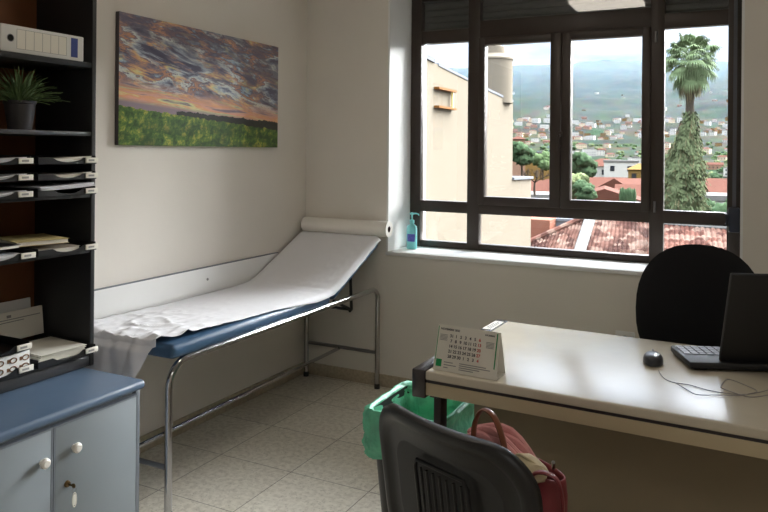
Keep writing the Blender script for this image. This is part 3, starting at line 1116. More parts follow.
text_mesh('next_month', 'DICIEMBRE', .0065, M['ink'], cl, cal_m(.056, .1235))
days = ['31'] + [str(i) for i in range(1, 31)] + ['1', '2', '3', '4']
wk = Matrix.Identity(4)
cells_b, cells_r = [], []
for i, d_ in enumerate(days):
    (cells_r if i % 7 == 6 else cells_b).append((i % 7, i // 7, d_))
def numbers(name, cells, m):
    bm_ = bmesh.new()
    for cxi, ry, d_ in cells:
        oo = text_mesh('tmp_number', d_, .0128, m, None, cal_m(-.054 + cxi * .0158, .1035 - ry * .0155), align='CENTER')
        bm_.from_mesh(oo.data)
        bpy.data.objects.remove(oo)
    me = bpy.data.meshes.new(name)
    bm_.to_mesh(me); bm_.free()
    me.materials.append(m)
    ob = bpy.data.objects.new(name, me)
    COL.objects.link(ob)
    ob.parent = cl
numbers('day_numbers', cells_b, M['ink'])
numbers('sunday_numbers', cells_r, M['redink'])
q = MB()
for h in (.108, .104, .100, .096, .092):
    q.box(-.094, -.068, h, h + .0018, 0, .0003, M=cal_m(0, 0))
    q.box(.062, .088, h - .004, h - .0022, 0, .0003, M=cal_m(0, 0))
for h, a, b in ((.026, -.070, -.040), (.018, -.070, -.028), (.010, -.070, -.055), (.028, -.018, .070), (.022, -.018, .084), (.016, -.018, .05), (.010, -.018, .03)):
    q.box(a, b, h, h + .0026, 0, .0003, M=cal_m(0, 0))
q.build('small_print', M['lightink'], cl, smooth=False)

# ------------------------------------------------------------------ computer mouse
ms = thing('computer_mouse', 'small black computer mouse on the desk beside the laptop', 'mouse', (-.279, 2.485, .7405), radians(8))
q = MB()
def mouse_fn(u, v):
    a = 2 * pi * v
    r = sin(pi / 2 * u)
    hgt = cos(pi / 2 * u) ** .55
    y = .056 * r * sin(a)
    return (.031 * r * cos(a) * (1 - .12 * sin(a)), y, .004 + (.031 - .08 * max(0, y) ** 1.2) * hgt)
q.grid(mouse_fn, 10, 28)
bmesh.ops.remove_doubles(q.bm, verts=q.bm.verts, dist=.00005)
q.lathe([(0, 0), (.9, 0), (1.0, .0045)], seg=28, M=Matrix.Diagonal((.031, .056, 1, 1)))
q.build('mouse_shell', M['mouse'], ms)
q = MB()
q.tube([(-.003, .032, .031), (.003, .032, .031)], .006, 12)
q.build('scroll_wheel', M['cable'], ms)

# ------------------------------------------------------------------ laptop
lp = thing('laptop', 'open black laptop seen from behind on the desk', 'laptop', (-.166, 2.448, .7405), radians(22))
q = MB()
q.box(0, .385, 0, .20, .006, .028, .006)
q.box(.02, .06, .02, .18, 0, .007)
q.box(.32, .36, .02, .18, 0, .007)
q.build('base', M['laptop'], lp)
q = MB()
for r_ in range(5):
    for c_ in range(15):
        x0 = .012 + c_ * .0242
        q.box(x0, x0 + .0208, .088 + r_ * .0205, .088 + r_ * .0205 + .0170, .028, .031, .001, seg=1)
q.build('keyboard', M['keys'], lp)['label'] = 'grey keys'
th_ = radians(17)
Ml = Matrix.Translation((.098, .030, .026)) @ Matrix.Rotation(th_, 4, 'X')
q = MB()
q.box(0, .315, -.009, .009, 0, .305, .006, M=Ml)
q.tube([tuple(Ml @ Vector((.02, 0, 0))), tuple(Ml @ Vector((.302, 0, 0)))], .009, 12)
ld = q.build('lid', M['laptop'], lp)
q = MB()
q.box(.012, .310, .009, .0096, .016, .296, M=Ml)
q.build('screen', M['dark'], ld, smooth=False)

# ------------------------------------------------------------------ cable on the desk
def smooth_path(P, n=6):
    out = []
    for i in range(len(P) - 1):
        p0, p1, p2, p3 = [Vector(P[max(0, min(len(P) - 1, i + k))]) for k in (-1, 0, 1, 2)]
        for k in range(n):
            t_ = k / n
            out.append(.5 * ((2 * p1) + (-p0 + p2) * t_ + (2 * p0 - 5 * p1 + 4 * p2 - p3) * t_ ** 2 + (-p0 + 3 * p1 - 3 * p2 + p3) * t_ ** 3))
    out.append(Vector(P[-1]))
    return out
def desk_pt(u, v, z=.7432):
    # where the sight line through the photo point meets the desk top
    return PIX(u, v, z)
def PIX(u, v, z):
    du, dv = u - 384.01, v - 151.445
    a = du * cos(.0087) + dv * sin(.0087)
    b_ = -du * sin(.0087) + dv * cos(.0087)
    X, Y, Z = a / 719.54, 1.0, -b_ / 719.54
    d = Vector((X * cos(YAW) - Y * sin(YAW), X * sin(YAW) + Y * cos(YAW), Z))
    t_ = (z - EYE) / d.z
    return (d.x * t_, d.y * t_, z)
def PIXD(u, v, y):
    du, dv = u - 384.01, v - 151.445
    a = du * cos(.0087) + dv * sin(.0087)
    b_ = -du * sin(.0087) + dv * cos(.0087)
    X, Y, Z = a / 719.54, 1.0, -b_ / 719.54
    d = Vector((X * cos(YAW) - Y * sin(YAW), X * sin(YAW) + Y * cos(YAW), Z))
    t_ = y / d.y
    return (d.x * t_, y, EYE + d.z * t_)
cb = smooth_path([PIX(u, v, .7428) for u, v in ((658.5, 370), (663, 377), (672, 382), (690, 385), (712, 391), (741, 394.5), (760, 392), (775, 388))])
cb2 = smooth_path([PIX(u, v, .7432 if i % 2 else .7462) for i, (u, v) in enumerate(((676, 383), (686, 389), (697, 394.5), (716, 395), (741, 395.5), (748, 394), (757, 391), (745, 385), (732, 380), (726, 380), (721, 386), (724, 389), (741, 395), (752, 397), (768, 395), (780, 392)))])
q = MB()
q.tube(cb, .0014, 8)
q.tube(cb2, .0014, 8)
tag(q.build('mouse_cable', M['cable'], None), 'thin grey cable looping over the desk in front of the laptop', 'cable')

# ------------------------------------------------------------------ office chair behind the desk
oc = thing('office_chair', 'black office chair with oval backrest behind the desk', 'chair', (-.175, 3.03, 0), radians(4))
def pillow_oval(mb, c, rx, rz, th, tilt, curve, mi=0, px=2.4, exp_=2.5):
    n, m_ = 12, 40
    t = bmesh.new()
    front, back = [], []
    for side in (-1, 1):
        rings = []
        for i in range(n + 1):
            s_ = i / n
            ring = []
            for k in range(m_):
                a = 2 * pi * k / m_
                ca, sa = cos(a), sin(a)
                x = rx * s_ * math.copysign(abs(ca) ** (2 / px), ca)
                z = rz * s_ * math.copysign(abs(sa) ** (2 / px), sa)
                y = side * th / 2 * (1 - s_ ** exp_) ** .5 - curve * (x / rx) ** 2 * (1 if True else 0) + tilt * z
                ring.append((c[0] + x, c[1] + y, c[2] + z))
            rings.append(ring)
        mb.faces([rings[0][0]] + [p for r in rings[1:] for p in r],
                 [(0, 1 + k, 1 + (k + 1) % m_) for k in range(m_)] +
                 [(1 + (i - 1) * m_ + k, 1 + i * m_ + k, 1 + i * m_ + (k + 1) % m_, 1 + (i - 1) * m_ + (k + 1) % m_) for i in range(1, n) for k in range(m_)])
    bmesh.ops.remove_doubles(mb.bm, verts=mb.bm.verts, dist=.0002)
    bmesh.ops.recalc_face_normals(mb.bm, faces=mb.bm.faces)
    t.free()
q = MB()
pillow_oval(q, (0, .10, .795), .235, .262, .075, .12, .045, px=2.35)
q.build('backrest', M['black_fabric'], oc, angle=60)
q = MB()
pillow_oval(q, (0, 0, 0), .245, .235, .09, 0, 0, px=2.8)
q.bm.transform(Matrix.Translation((0, -.17, .475)) @ Matrix.Rotation(pi / 2, 4, 'X'))
q.build('seat', M['black_fabric'], oc, angle=60)
q = MB()
q.tube([(0, .02, .42), (0, .14, .43), (0, .175, .50), (0, .165, .74)], .02, 10, rb=.035)
q.build('back_bracket', M['blackplastic'], oc)
q = MB()
q.lathe([(.026, .08), (.026, .26), (.018, .26), (.018, .435), (.07, .44)], c=(0, -.15, 0), seg=18)
q.build('column', M['blackplastic'], oc)
q = MB()
for k in range(5):
    a = 2 * pi * k / 5 + .3
    q.tube([(0, -.15, .095), (.15 * cos(a), -.15 + .15 * sin(a), .085), (.27 * cos(a), -.15 + .27 * sin(a), .065)], [.026, .022, .016], 10)
q.build('star_base', M['blackplastic'], oc)
for k in range(5):
    a = 2 * pi * k / 5 + .3
    p = Vector((.27 * cos(a), -.15 + .27 * sin(a), .027))
    q = MB()
    for s_ in (-.012, .012):
        d = Vector((-sin(a), cos(a), 0))
        q.tube([p + d * (s_ - .007), p + d * (s_ + .007)], .027, 16)
    q.tube([p + Vector((0, 0, 0)), p + Vector((0, 0, .04))], .006, 8)
    q.build('caster', M['blackplastic'], oc)

# ------------------------------------------------------------------ waste bin with green bag
bn = thing('waste_bin', 'black waste bin lined with green bag at the desk end', 'bin', (-1.070, 2.425, 0), 0)
def rrect(hx, hy, r, n=6):
    pts = []
    for sx, sy, a0 in ((1, 1, 0), (-1, 1, 90), (-1, -1, 180), (1, -1, 270)):
        for i in range(n + 1):
            a = radians(a0 + 90 * i / n)
            pts.append((sx * (hx - r) + r * cos(a), sy * (hy - r) + r * sin(a)))
    return pts
def loft(mb, rings):
    vs, fs = [], []
    n = len(rings[0])
    for r in rings: vs += r
    for i in range(len(rings) - 1):
        for k in range(n):
            k2 = (k + 1) % n
            fs.append((i * n + k, i * n + k2, (i + 1) * n + k2, (i + 1) * n + k))
    mb.faces(vs, fs)
    return mb
q = MB()
R_ = []
for hx, hy, z in ((.095, .125, .004), (.100, .130, 0), (.102, .132, .01), (.136, .172, .485), (.142, .178, .488), (.142, .178, .497), (.134, .170, .497), (.100, .130, .012)):
    R_.append([(x, y, z) for x, y in rrect(hx, hy, .045)])
loft(q, R_)
n_ = len(R_[0])
q.faces(R_[0], [tuple(range(n_))])
q.faces(R_[-1], [tuple(range(n_))])
bmesh.ops.recalc_face_normals(q.bm, faces=q.bm.faces)
q.build('bin_body', M['blackplastic'], bn)
M['greenbag'] = mat('green_bag_plastic', srgb(112, 200, 162), 0.38, var=0.22, vscale=16, bump=0.9, bscale=26)
def bag_fn(u, v):
    # v around, u from inside bottom over the rim to the outside hem
    prof = [(.100, .132, .03), (.112, .146, .20), (.126, .160, .38), (.131, .166, .47), (.134, .170, .503), (.143, .179, .511), (.148, .184, .500), (.150, .186, .44), (.149, .185, .37), (.145, .182, .335)]
    k = min(len(prof) - 2, int(u * (len(prof) - 1)))
    f_ = u * (len(prof) - 1) - k
    hx, hy, z = [prof[k][i] + (prof[k + 1][i] - prof[k][i]) * f_ for i in range(3)]
    pts = rrect(hx, hy, .05, 6)
    n = len(pts)
    fi = v * n
    i = int(fi) % n
    j_ = (i + 1) % n
    fi -= int(fi)
    x, y = pts[i][0] * (1 - fi) + pts[j_][0] * fi, pts[i][1] * (1 - fi) + pts[j_][1] * fi
    nz = noise.noise(Vector((x * 14, y * 14, z * 9)))
    n2 = noise.noise(Vector((x * 40, y * 40, z * 10 + 4)))
    outer = u > .55
    inn = u < .33
    cr1 = noise.noise(Vector((x * 30, y * 30, z * 22 + 2)))
    cr2 = noise.noise(Vector((x * 55 + z * 20, y * 55, z * 30 + 9)))
    crease = (1 - min(1, abs(cr1) * 3.5)) * .060 + (1 - min(1, abs(cr2) * 3.0)) * .035
    s_ = 1 + ((.05 * abs(nz) + crease) if outer else (-.05 * abs(nz) - crease) if inn else .012 * abs(nz) + .3 * crease)
    return (x * s_, y * s_, z + (.016 * n2 + .03 * nz if u > .85 else .006 * n2 + .012 * cr1 if u > .4 else 0))
q = MB()
NB = 28 * 5
q.grid(lambda u, v: bag_fn(u, v), 54, NB)
bmesh.ops.remove_doubles(q.bm, verts=q.bm.verts, dist=.0001)
bg_ = q.build('bin_bag', M['greenbag'], bn, angle=180)
bg_['label'] = 'green plastic bin bag folded over the rim'

# ------------------------------------------------------------------ visitor chair in front
vc = thing('visitor_chair', 'black plastic visitor chair seen from behind, drawn up to the desk', 'chair', (-.596, 1.514, 0), radians(-21.6))
BW, BZ0, BZ1 = .238, .44, .820
def shell_pt(x, z, off=0.0):
    # curved backrest leaning back a little
    h_ = (z - .45)
    return (x, -.055 * h_ / .36 + .045 * (1 - (x / BW) ** 2) * -1 + .045 + off, z)
def back_outline(inset, r, n=8):
    hx = BW - inset
    z0, z1 = BZ0 + inset, BZ1 - inset
    pts = []
    for sx, zc, a0 in ((1, z1 - r, 0), (-1, z1 - r, 90), (-1, z0 + r, 180), (1, z0 + r, 270)):
        for i in range(n + 1):
            a = radians(a0 + 90 * i / n)
            pts.append((sx * (hx - r) + r * cos(a), zc + r * sin(a)))
    return pts
def back_ring(inset, r, off):
    P = back_outline(inset, r)
    # add points along the long edges so the curve holds
    out = []
    for i in range(len(P)):
        a, b_ = P[i], P[(i + 1) % len(P)]
        m_ = 8 if i % 9 == 8 else 1
        for k in range(m_):
            out.append(shell_pt(a[0] + (b_[0] - a[0]) * k / m_, a[1] + (b_[1] - a[1]) * k / m_, off))
    return out
q = MB()
rings = [back_ring(.050, .075, .012), back_ring(.030, .085, .016), back_ring(.004, .10, .016), back_ring(0, .10, .010), back_ring(0, .10, -.006),
         back_ring(.005, .10, -.014), back_ring(.016, .095, -.016), back_ring(.030, .085, -.010), back_ring(.038, .08, -.002), back_ring(.075, .06, .000)]
loft(q, rings)
nn = len(rings[0])
def cap(ring, flip):
    # fill between symmetric halves with strips
    q.faces(ring, [tuple(range(nn))])
cap(rings[0], False)
cap(rings[-1], True)
bmesh.ops.recalc_face_normals(q.bm, faces=q.bm.faces)
bs = q.build('backrest', M['chair_shell'], vc, angle=50)
# ribbed panel set into the back
q = MB()
def rp(x, z, off):
    return shell_pt(x, z, off)
for i in range(7):
    x = -.062 + i * .0207
    pth = [rp(x, z, .000) for z in (.46, .55, .64, .70)]
    q.tube(pth, .0035, 8)
q.tube([rp(-.080, .45, -.002), rp(-.080, .70, -.002), rp(-.072, .715, -.002), rp(.072, .715, -.002), rp(.080, .70, -.002), rp(.080, .45, -.002)], .005, 8)
q.build('rib_panel', M['chair_shell'], bs)
q = MB()
q.grid(lambda u, v: (-.215 + .43 * u, .035 + .42 * v, .445 + .012 * (2 * u - 1) ** 2 - .025 * max(0, v - .8) ** 2 * 20), 12, 12, thick=-.022)
q.build('seat', M['chair_shell'], vc)
for sx in (-1, 1):
    q = MB()
    q.tube(smooth_path([(sx * .16, .035, .56), (sx * .165, .03, .45), (sx * .17, .06, .40), (sx * .18, .42, .405), (sx * .185, .45, .38), (sx * .19, .46, .012)], 5), .011, 10)
    q.build('leg', M['blackplastic'], vc)
    q = MB()
    q.tube([(sx * .17, .07, .40), (sx * .18, -.02, .012)], .011, 10)
    q.build('leg', M['blackplastic'], vc)

# ------------------------------------------------------------------ handbag on the visitor chair
hb = thing('handbag', 'dark red leather handbag with brown handle on the visitor chair', 'handbag', (-.520, 1.735, .470), radians(-18))
def bag_body(u, v):
    a = 2 * pi * u
    ca, sa = cos(a), sin(a)
    w_ = .158 - .02 * v
    d_ = .075 - .035 * v
    x = w_ * math.copysign(abs(ca) ** .6, ca)
    y = d_ * math.copysign(abs(sa) ** .75, sa)
    k = 1 + .07 * noise.noise(Vector((x * 12, y * 12, v * 2.5)))
    return (x * k, y * k,   .003 + .195 * v - .02 * (x / .165) ** 2 * v * (1 if x > 0 else .3))
q = MB()
q.grid(bag_body, 48, 14)
bmesh.ops.remove_doubles(q.bm, verts=q.bm.verts, dist=.0002)
btm = [bag_body(i / 48, 0) for i in range(48)]
q.faces(btm, [tuple(range(47, -1, -1))])
bmesh.ops.recalc_face_normals(q.bm, faces=q.bm.faces)
bbody = q.build('bag_body', M['bag_red'], hb, angle=60)
sm = bbody.modifiers.new('thickness', 'SOLIDIFY'); sm.thickness = .004; sm.offset = -1
q = MB()
q.tube(smooth_path([(.090, -.045, .10), (.088, -.055, .17), (.100, -.060, .205), (.130, -.055, .215), (.155, -.045, .20), (.165, -.04, .15), (.160, -.04, .09)], 6), .0045, 8, rb=.009)
q.build('side_loop', M['bag_red'], hb)
q = MB()
hp = [(-.085, -.03, .12), (-.095, -.035, .22), (-.088, -.035, .275), (-.065, -.035, .305), (-.035, -.035, .298), (-.012, -.035, .262), (.006, -.035, .205), (.012, -.03, .12)]
q.tube(smooth_path(hp, 7), .004, 10, rb=.0105)
q.build('handle', M['brown_leather'], hb)['label'] = 'brown arched handle'
q = MB()
for p in ((.012, -.048, .135), (-.085, -.048, .135)):
    ring = [(p[0] + .012 * cos(2 * pi * k / 16), p[1], p[2] + .012 * sin(2 * pi * k / 16)) for k in range(16)]
    q.tube(ring, .002, 6, closed=True)
q.tube([(.115, .0, .205), (.122, -.012, .225)], .005, 8)
q.build('buckle', M['chrome'], hb)

def place_in_bag(o_, loc, rz):
    o_.location = loc
    o_.rotation_euler = (0, 0, rz)
q = MB()
rs = random.Random(2)
for k in range(6):
    y = -.020 + k * .010
    zz = .0 + (k % 3) * .008
    pts = []
    for i in range(9):
        tt = i / 8
        pts.append((-.115 + .20 * tt, y + .008 * sin(5 * tt + k), zz + .024 * sin(pi * (tt * .92 + .04)) - .056 * tt * tt + .004 * sin(9 * tt + k * 2)))
    q.tube(pts, [.006, .010, .012, .012, .012, .012, .012, .010, .006], 10, rb=.010)
sc_ = q.build('scarf', M['pink_cloth'], None)
tag(sc_, 'folded pink scarf stuffed into the top of the handbag', 'scarf')
place_in_bag(sc_, (-.536, 1.735, .682), radians(-18))
q = MB()
q.blob((0, 0, 0), .062, .032, .030, 3, .18, 2.0, seed=2)
q.tube([(-.05, -.006, .012), (-.01, -.012, .030), (.03, -.008, .024), (.055, 0, .012)], .004, 8)
pc_ = q.build('cloth_pouch', M['cream_cloth'], None)
tag(pc_, 'cream cloth pouch poking out of the handbag', 'pouch')
place_in_bag(pc_, (-.472, 1.698, .664), radians(-30))

_mat = mat
def mat(*a, **k):
    # weathered outdoor surfaces hardly shine
    k['spec'] = 0.04
    return _mat(*a, **k)
# ================================================================== outside
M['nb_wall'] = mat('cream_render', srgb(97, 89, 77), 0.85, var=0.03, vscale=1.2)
M['nb_cap'] = mat('grey_coping', srgb(91, 92, 95), 0.8, var=0.05)
M['nb_frame'] = mat('orange_wood', srgb(99, 64, 30), 0.6)
def tile_material(name, c1, c2, c3):
    m = bpy.data.materials.new(name)
    m.use_nodes = True
    nt = m.node_tree
    b = nt.nodes['Principled BSDF']
    b.inputs['Roughness'].default_value = .9
    b.inputs['Specular IOR Level'].default_value = .04
    N, L = nt.nodes.new, nt.links.new
    tc = N('ShaderNodeTexCoord')
    vo = N('ShaderNodeTexVoronoi'); vo.inputs['Scale'].default_value = 4.5
    L(tc.outputs['Object'], vo.inputs[0])
    r = N('ShaderNodeValToRGB')
    r.color_ramp.elements[0].color = c1; r.color_ramp.elements[0].position = .15
    r.color_ramp.elements[1].color = c2; r.color_ramp.elements[1].position = .6
    e = r.color_ramp.elements.new(.9); e.color = c3
    sv = N('ShaderNodeSeparateColor'); L(vo.outputs['Color'], sv.inputs[0])
    L(sv.outputs[0], r.inputs[0])
    L(r.outputs[0], b.inputs['Base Color'])
    return m
M['tile'] = tile_material('terracotta_tiles', srgb(55, 36, 31), srgb(86, 60, 51), srgb(101, 82, 72))
M['tile2'] = tile_material('orange_tiles', srgb(62, 40, 34), srgb(86, 57, 48), srgb(98, 79, 69))
M['mortar'] = mat('white_mortar', srgb(110, 109, 105), 0.9, var=0.06)

# neighbour building
nb = thing('neighbour_building', 'cream rendered building with sloping roofline beside the window view', 'building', (-5, 14, 0))
def nbp(mb, poly, x0, x1):
    mb.prism([(y - 14, z) for y, z in poly], x0 + 5, x1 + 5, 'x')
    return mb
q = MB()
nbp(q, [(9.0, -7), (16.45, -7), (16.45, 2.60), (14.55, 2.74), (13.3, 2.88), (11.9, 2.98), (11.25, 3.02), (9.0, 3.25)], -13.0, -5.0)
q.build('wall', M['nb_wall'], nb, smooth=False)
q = MB()
nbp(q, [(16.45, -7), (18.08, -7), (18.08, .775), (16.45, .80)], -13.0, -5.0)
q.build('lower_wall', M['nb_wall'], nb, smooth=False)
q = MB()
nbp(q, [(11.9, 2.96), (11.9, 3.01), (14.5, 2.79), (16.46, 2.65), (16.46, 2.60), (14.5, 2.74)], -13.05, -4.985)
nbp(q, [(8.95, 3.25), (8.95, 3.32), (11.7, 3.06), (11.7, 2.99)], -13.05, -4.97)
nbp(q, [(16.45, .78), (16.45, .84), (18.12, .815), (18.12, .755)], -13.05, -4.95)
q.build('coping', M['nb_cap'], nb, smooth=False)
q = MB()
q.lathe([(.44, 0), (.44, .98), (.46, .99), (.46, 1.03), (.32, 1.10), (.26, 1.14), (.25, 1.30), (.20, 1.32), (0, 1.32)], c=(-.32, 1.95, 2.55), seg=28)
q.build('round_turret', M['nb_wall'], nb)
wf = thing('wooden_wall_frame', 'small orange wooden frame fixed on the cream building wall', 'frame', (-4.998, 12.15, 2.2))
q = MB()
q.box(0, .10, -.43, .42, .33, .37)
q.box(0, .10, -.43, .42, 0, .04)
q.build('rail', M['nb_frame'], wf, smooth=False)
MB().box(.03, .07, .30, .34, .04, .33).build('upright', M['manila'], wf, smooth=False)

# tiled roofs below the window
def tile_slope(mb, A, B, C, D, pitch=.11, course=.22, amp=.034):
    """A-B top edge, D-C bottom edge; tile columns run from top to bottom"""
    A, B, C, D = map(Vector, (A, B, C, D))
    wd_ = ((B - A).length + (C - D).length) / 2
    ln = ((D - A).length + (C - B).length) / 2
    nc = max(2, int(wd_ / pitch))
    nr = max(2, int(ln / course))
    nrm_ = (B - A).cross(D - A).normalized()
    if nrm_.z < 0: nrm_ = -nrm_
    su, sv = nc * 6, nr * 3
    def fn(u, v):
        p = A.lerp(B, u).lerp(D.lerp(C, u), v)
        fu = (u * nc) % 1.0
        hgt = amp * abs(sin(pi * fu)) if int(u * nc) % 2 == 0 else amp * .9 * abs(sin(pi * fu)) * 1.0
        fv = (v * nr) % 1.0
        jit = noise.noise(Vector((int(u * nc) * 1.7, int(v * nr) * 2.3, 0))) * .012
        return tuple(p + nrm_ * (hgt + .05 * fv + jit))
    mb.grid(fn, su, sv)
A = Vector(PIXD(592, 216, 21.0)); Rr = Vector(PIXD(658, 224, 20.6))
Cc = Vector(PIXD(576, 266, 19.0)); R2 = Vector(PIXD(668, 272, 18.6))
Ll = Vector(PIXD(512, 251, 19.4)); L2 = Vector(PIXD(503, 272, 18.6))
rf = thing('tiled_roof_house', 'terracotta tiled hip roof with white mortared ridge just below the window', 'house', tuple(Vector((A.x, A.y, A.z))))
o3 = rf.location.copy()
q = MB()
tile_slope(q, A - o3, Rr - o3, R2 - o3, Cc - o3)
tile_slope(q, Ll - o3, A - o3, Cc - o3, L2 - o3)
q.build('tiled_roof', M['tile'], rf)
q = MB()
q.tube([tuple(A - o3 + Vector((0, 0, .06))), tuple((A + Cc) / 2 - o3 + Vector((0, 0, .08))), tuple(Cc - o3 + Vector((0, 0, .06)))], .16, 10)
q.build('mortar_ridge', M['mortar'], rf)['label'] = 'white mortared ridge'
q = MB()
q.tube([tuple(Ll - o3 + Vector((0, 0, .02))), tuple(A - o3 + Vector((0, 0, .05))), tuple(Rr - o3 + Vector((0, 0, .05)))], .10, 10)
q.build('ridge_tiles', M['tile2'], rf)
q = MB()
mn = .25
pts = [Ll, A, Rr, R2, Cc, L2]
vs = [tuple(p - o3 - Vector((0, 0, .05))) for p in pts] + [(p.x - o3.x, p.y - o3.y, -9 - o3.z) for p in pts]
q.faces(vs, [(i, (i + 1) % 6, 6 + (i + 1) % 6, 6 + i) for i in range(6)])
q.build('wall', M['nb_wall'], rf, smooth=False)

ra = thing('tiled_roof_house', 'neat rows of terracotta roof tiles under the palm tree', 'house', tuple(PIXD(690, 226, 20.0)))
o4 = ra.location.copy()
P1, P2 = Vector(PIXD(650, 223, 20.2)), Vector(PIXD(760, 231, 19.6))
Q1, Q2 = Vector(PIXD(645, 275, 17.9)), Vector(PIXD(775, 290, 17.3))
q = MB(); tile_slope(q, P1 - o4, P2 - o4, Q2 - o4, Q1 - o4, pitch=.125, course=.22)
q.build('tiled_roof', M['tile2'], ra)
MB().tube([tuple(P1 - o4 + Vector((0, 0, .05))), tuple(P2 - o4 + Vector((0, 0, .05)))], .12, 10).build('mortar_ridge', M['mortar'], ra)
q = MB()
pts = [P1, P2, Q2, Q1]
vs = [tuple(p - o4 - Vector((0, 0, .06))) for p in pts] + [(p.x - o4.x, p.y - o4.y, -9 - o4.z) for p in pts]
q.faces(vs, [(i, (i + 1) % 4, 4 + (i + 1) % 4, 4 + i) for i in range(4)])
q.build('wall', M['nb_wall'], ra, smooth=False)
q = MB(); q.box(-.62, .62, -.7, .7, -6, 0, .01); q.box(-.66, .66, -.74, .74, -.01, .07)
fo = q.build('flat_roof_annex', M['nb_cap'], None, smooth=False)
fo.location = Vector(PIXD(568, 219, 23.5))
tag(fo, 'grey flat roofed annex behind the mortared ridge', 'building')
q = MB(); q.box(-.5, .5, -.5, .5, -5, 0, .02)
fo = q.build('orange_outbuilding', mat('orange_wall', srgb(104, 67, 54), .85), None, smooth=False)
fo.location = Vector(PIXD(538, 218, 22.5))
tag(fo, 'small orange walled outbuilding beside the cream building', 'building')

# terrain ---------------------------------------------------------------
TP = [(20, -8.0), (60, -8.3)] + [(r, EYE + (151.4 - v) / 719.5 * r) for r, v in
      ((110, 210), (160, 200), (230, 188), (320, 174), (430, 160), (560, 147), (720, 135), (950, 124), (1300, 112), (1800, 101), (2500, 90), (3400, 77), (4200, 66))]
def tz(x, y):
    r = sqrt(x * x + y * y)
    z = TP[-1][1]
    for a, b in zip(TP, TP[1:]):
        if r <= b[0]:
            k = max(0, (r - a[0]) / (b[0] - a[0]))
            z = a[1] + (b[1] - a[1]) * k
            break
    am = min(1.0, max(0.0, (r - 90) / 500))
    am *= 1 - .6 * min(1.0, max(0.0, (r - 1500) / 1500))
    z += am * (noise.noise(Vector((x * .004, y * .004, 0))) * .020 * r + noise.noise(Vector((x * .013, y * .013, 3))) * .007 * r)
    return z
def hill_material():
    m = bpy.data.materials.new('hillside_vegetation')
    m.use_nodes = True
    nt = m.node_tree
    b = nt.nodes['Principled BSDF']
    b.inputs['Roughness'].default_value = 1.0
    b.inputs['Specular IOR Level'].default_value = 0.02
    N, L = nt.nodes.new, nt.links.new
    tc = N('ShaderNodeTexCoord')
    n1 = N('ShaderNodeTexNoise'); n1.inputs['Scale'].default_value = .018; n1.inputs['Detail'].default_value = 9; n1.inputs['Roughness'].default_value = .68
    L(tc.outputs['Object'], n1.inputs[0])
    r = N('ShaderNodeValToRGB')
    e = r.color_ramp.elements
    e[0].position = .34; e[0].color = srgb(20, 27, 19)
    e[1].position = .50; e[1].color = srgb(33, 40, 27)
    x = e.new(.58); x.color = srgb(48, 46, 34)
    x = e.new(.66); x.color = srgb(27, 34, 22)
    L(n1.outputs[0], r.inputs[0])
    n2 = N('ShaderNodeTexVoronoi'); n2.inputs['Scale'].default_value = .06
    L(tc.outputs['Object'], n2.inputs[0])
    mx = N('ShaderNodeMix'); mx.data_type = 'RGBA'; mx.blend_type = 'MULTIPLY'; mx.inputs[0].default_value = .5
    L(r.outputs[0], mx.inputs[6]); L(n2.outputs['Color'], mx.inputs[7])
    L(mx.outputs[2], b.inputs['Base Color'])
    return m
M['hill'] = hill_material()
def terrain():
    q = MB()
    rs_ = [20 * (4200 / 20) ** (i / 110) for i in range(111)]
    def fn(u, v):
        r = 20 * (4200 / 20) ** u
        az = radians(-62 + 94 * v)
        x, y = r * sin(az), r * cos(az)
        return (x, y, tz(x, y))
    q.grid(fn, 130, 150)
    o_ = q.build('hill', M['hill'], None, angle=180)
    o_['kind'] = 'structure'
terrain()

def az_pt(u, r):
    a = math.atan((u - 384.0) / 719.5) - YAW
    x, y = r * sin(a), r * cos(a)
    return x, y, tz(x, y)

# house prototypes
HM = {
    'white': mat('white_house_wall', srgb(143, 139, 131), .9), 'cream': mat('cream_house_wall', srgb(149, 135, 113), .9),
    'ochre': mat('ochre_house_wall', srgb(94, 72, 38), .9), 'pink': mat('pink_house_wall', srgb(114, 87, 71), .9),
    'roof': mat('house_roof_tiles', srgb(68, 40, 31), .9, var=.12, vscale=2.0), 'flat': mat('flat_roof_grey', srgb(86, 83, 79), .9),
    'win': mat('house_window_dark', srgb(30, 32, 36), .3)}
def house_mesh(w_, d_, h_, kind):
    q = MB()
    q.box(-w_ / 2, w_ / 2, -d_ / 2, d_ / 2, -6, h_, mi=0)
    if kind == 'gable':
        q.prism([(-d_ / 2 - .4, h_), (0, h_ + d_ * .22), (d_ / 2 + .4, h_)], -w_ / 2 - .4, w_ / 2 + .4, 'x', mi=1)
    elif kind == 'hip':
        a, b_ = w_ / 2 + .4, d_ / 2 + .4
        rr_ = max(.3, a - b_)
        q.faces([(-a, -b_, h_), (a, -b_, h_), (a, b_, h_), (-a, b_, h_), (-rr_, 0, h_ + d_ * .22), (rr_, 0, h_ + d_ * .22)],
                [(0, 1, 5, 4), (1, 2, 5), (2, 3, 4, 5), (3, 0, 4), (3, 2, 1, 0)], mi=1)
    else:
        q.box(-w_ / 2 - .15, w_ / 2 + .15, -d_ / 2 - .15, d_ / 2 + .15, h_, h_ + .5, mi=2)
    n = max(2, int(w_ / 3))
    for s_ in range(max(1, int(h_ / 3))):
        for i in range(n):
            x = -w_ / 2 + (i + .5) * w_ / n
            q.box(x - .5, x + .5, -d_ / 2 - .05, -d_ / 2 + .1, .9 + s_ * 2.9, 2.2 + s_ * 2.9, mi=3)
    return q
protos = []
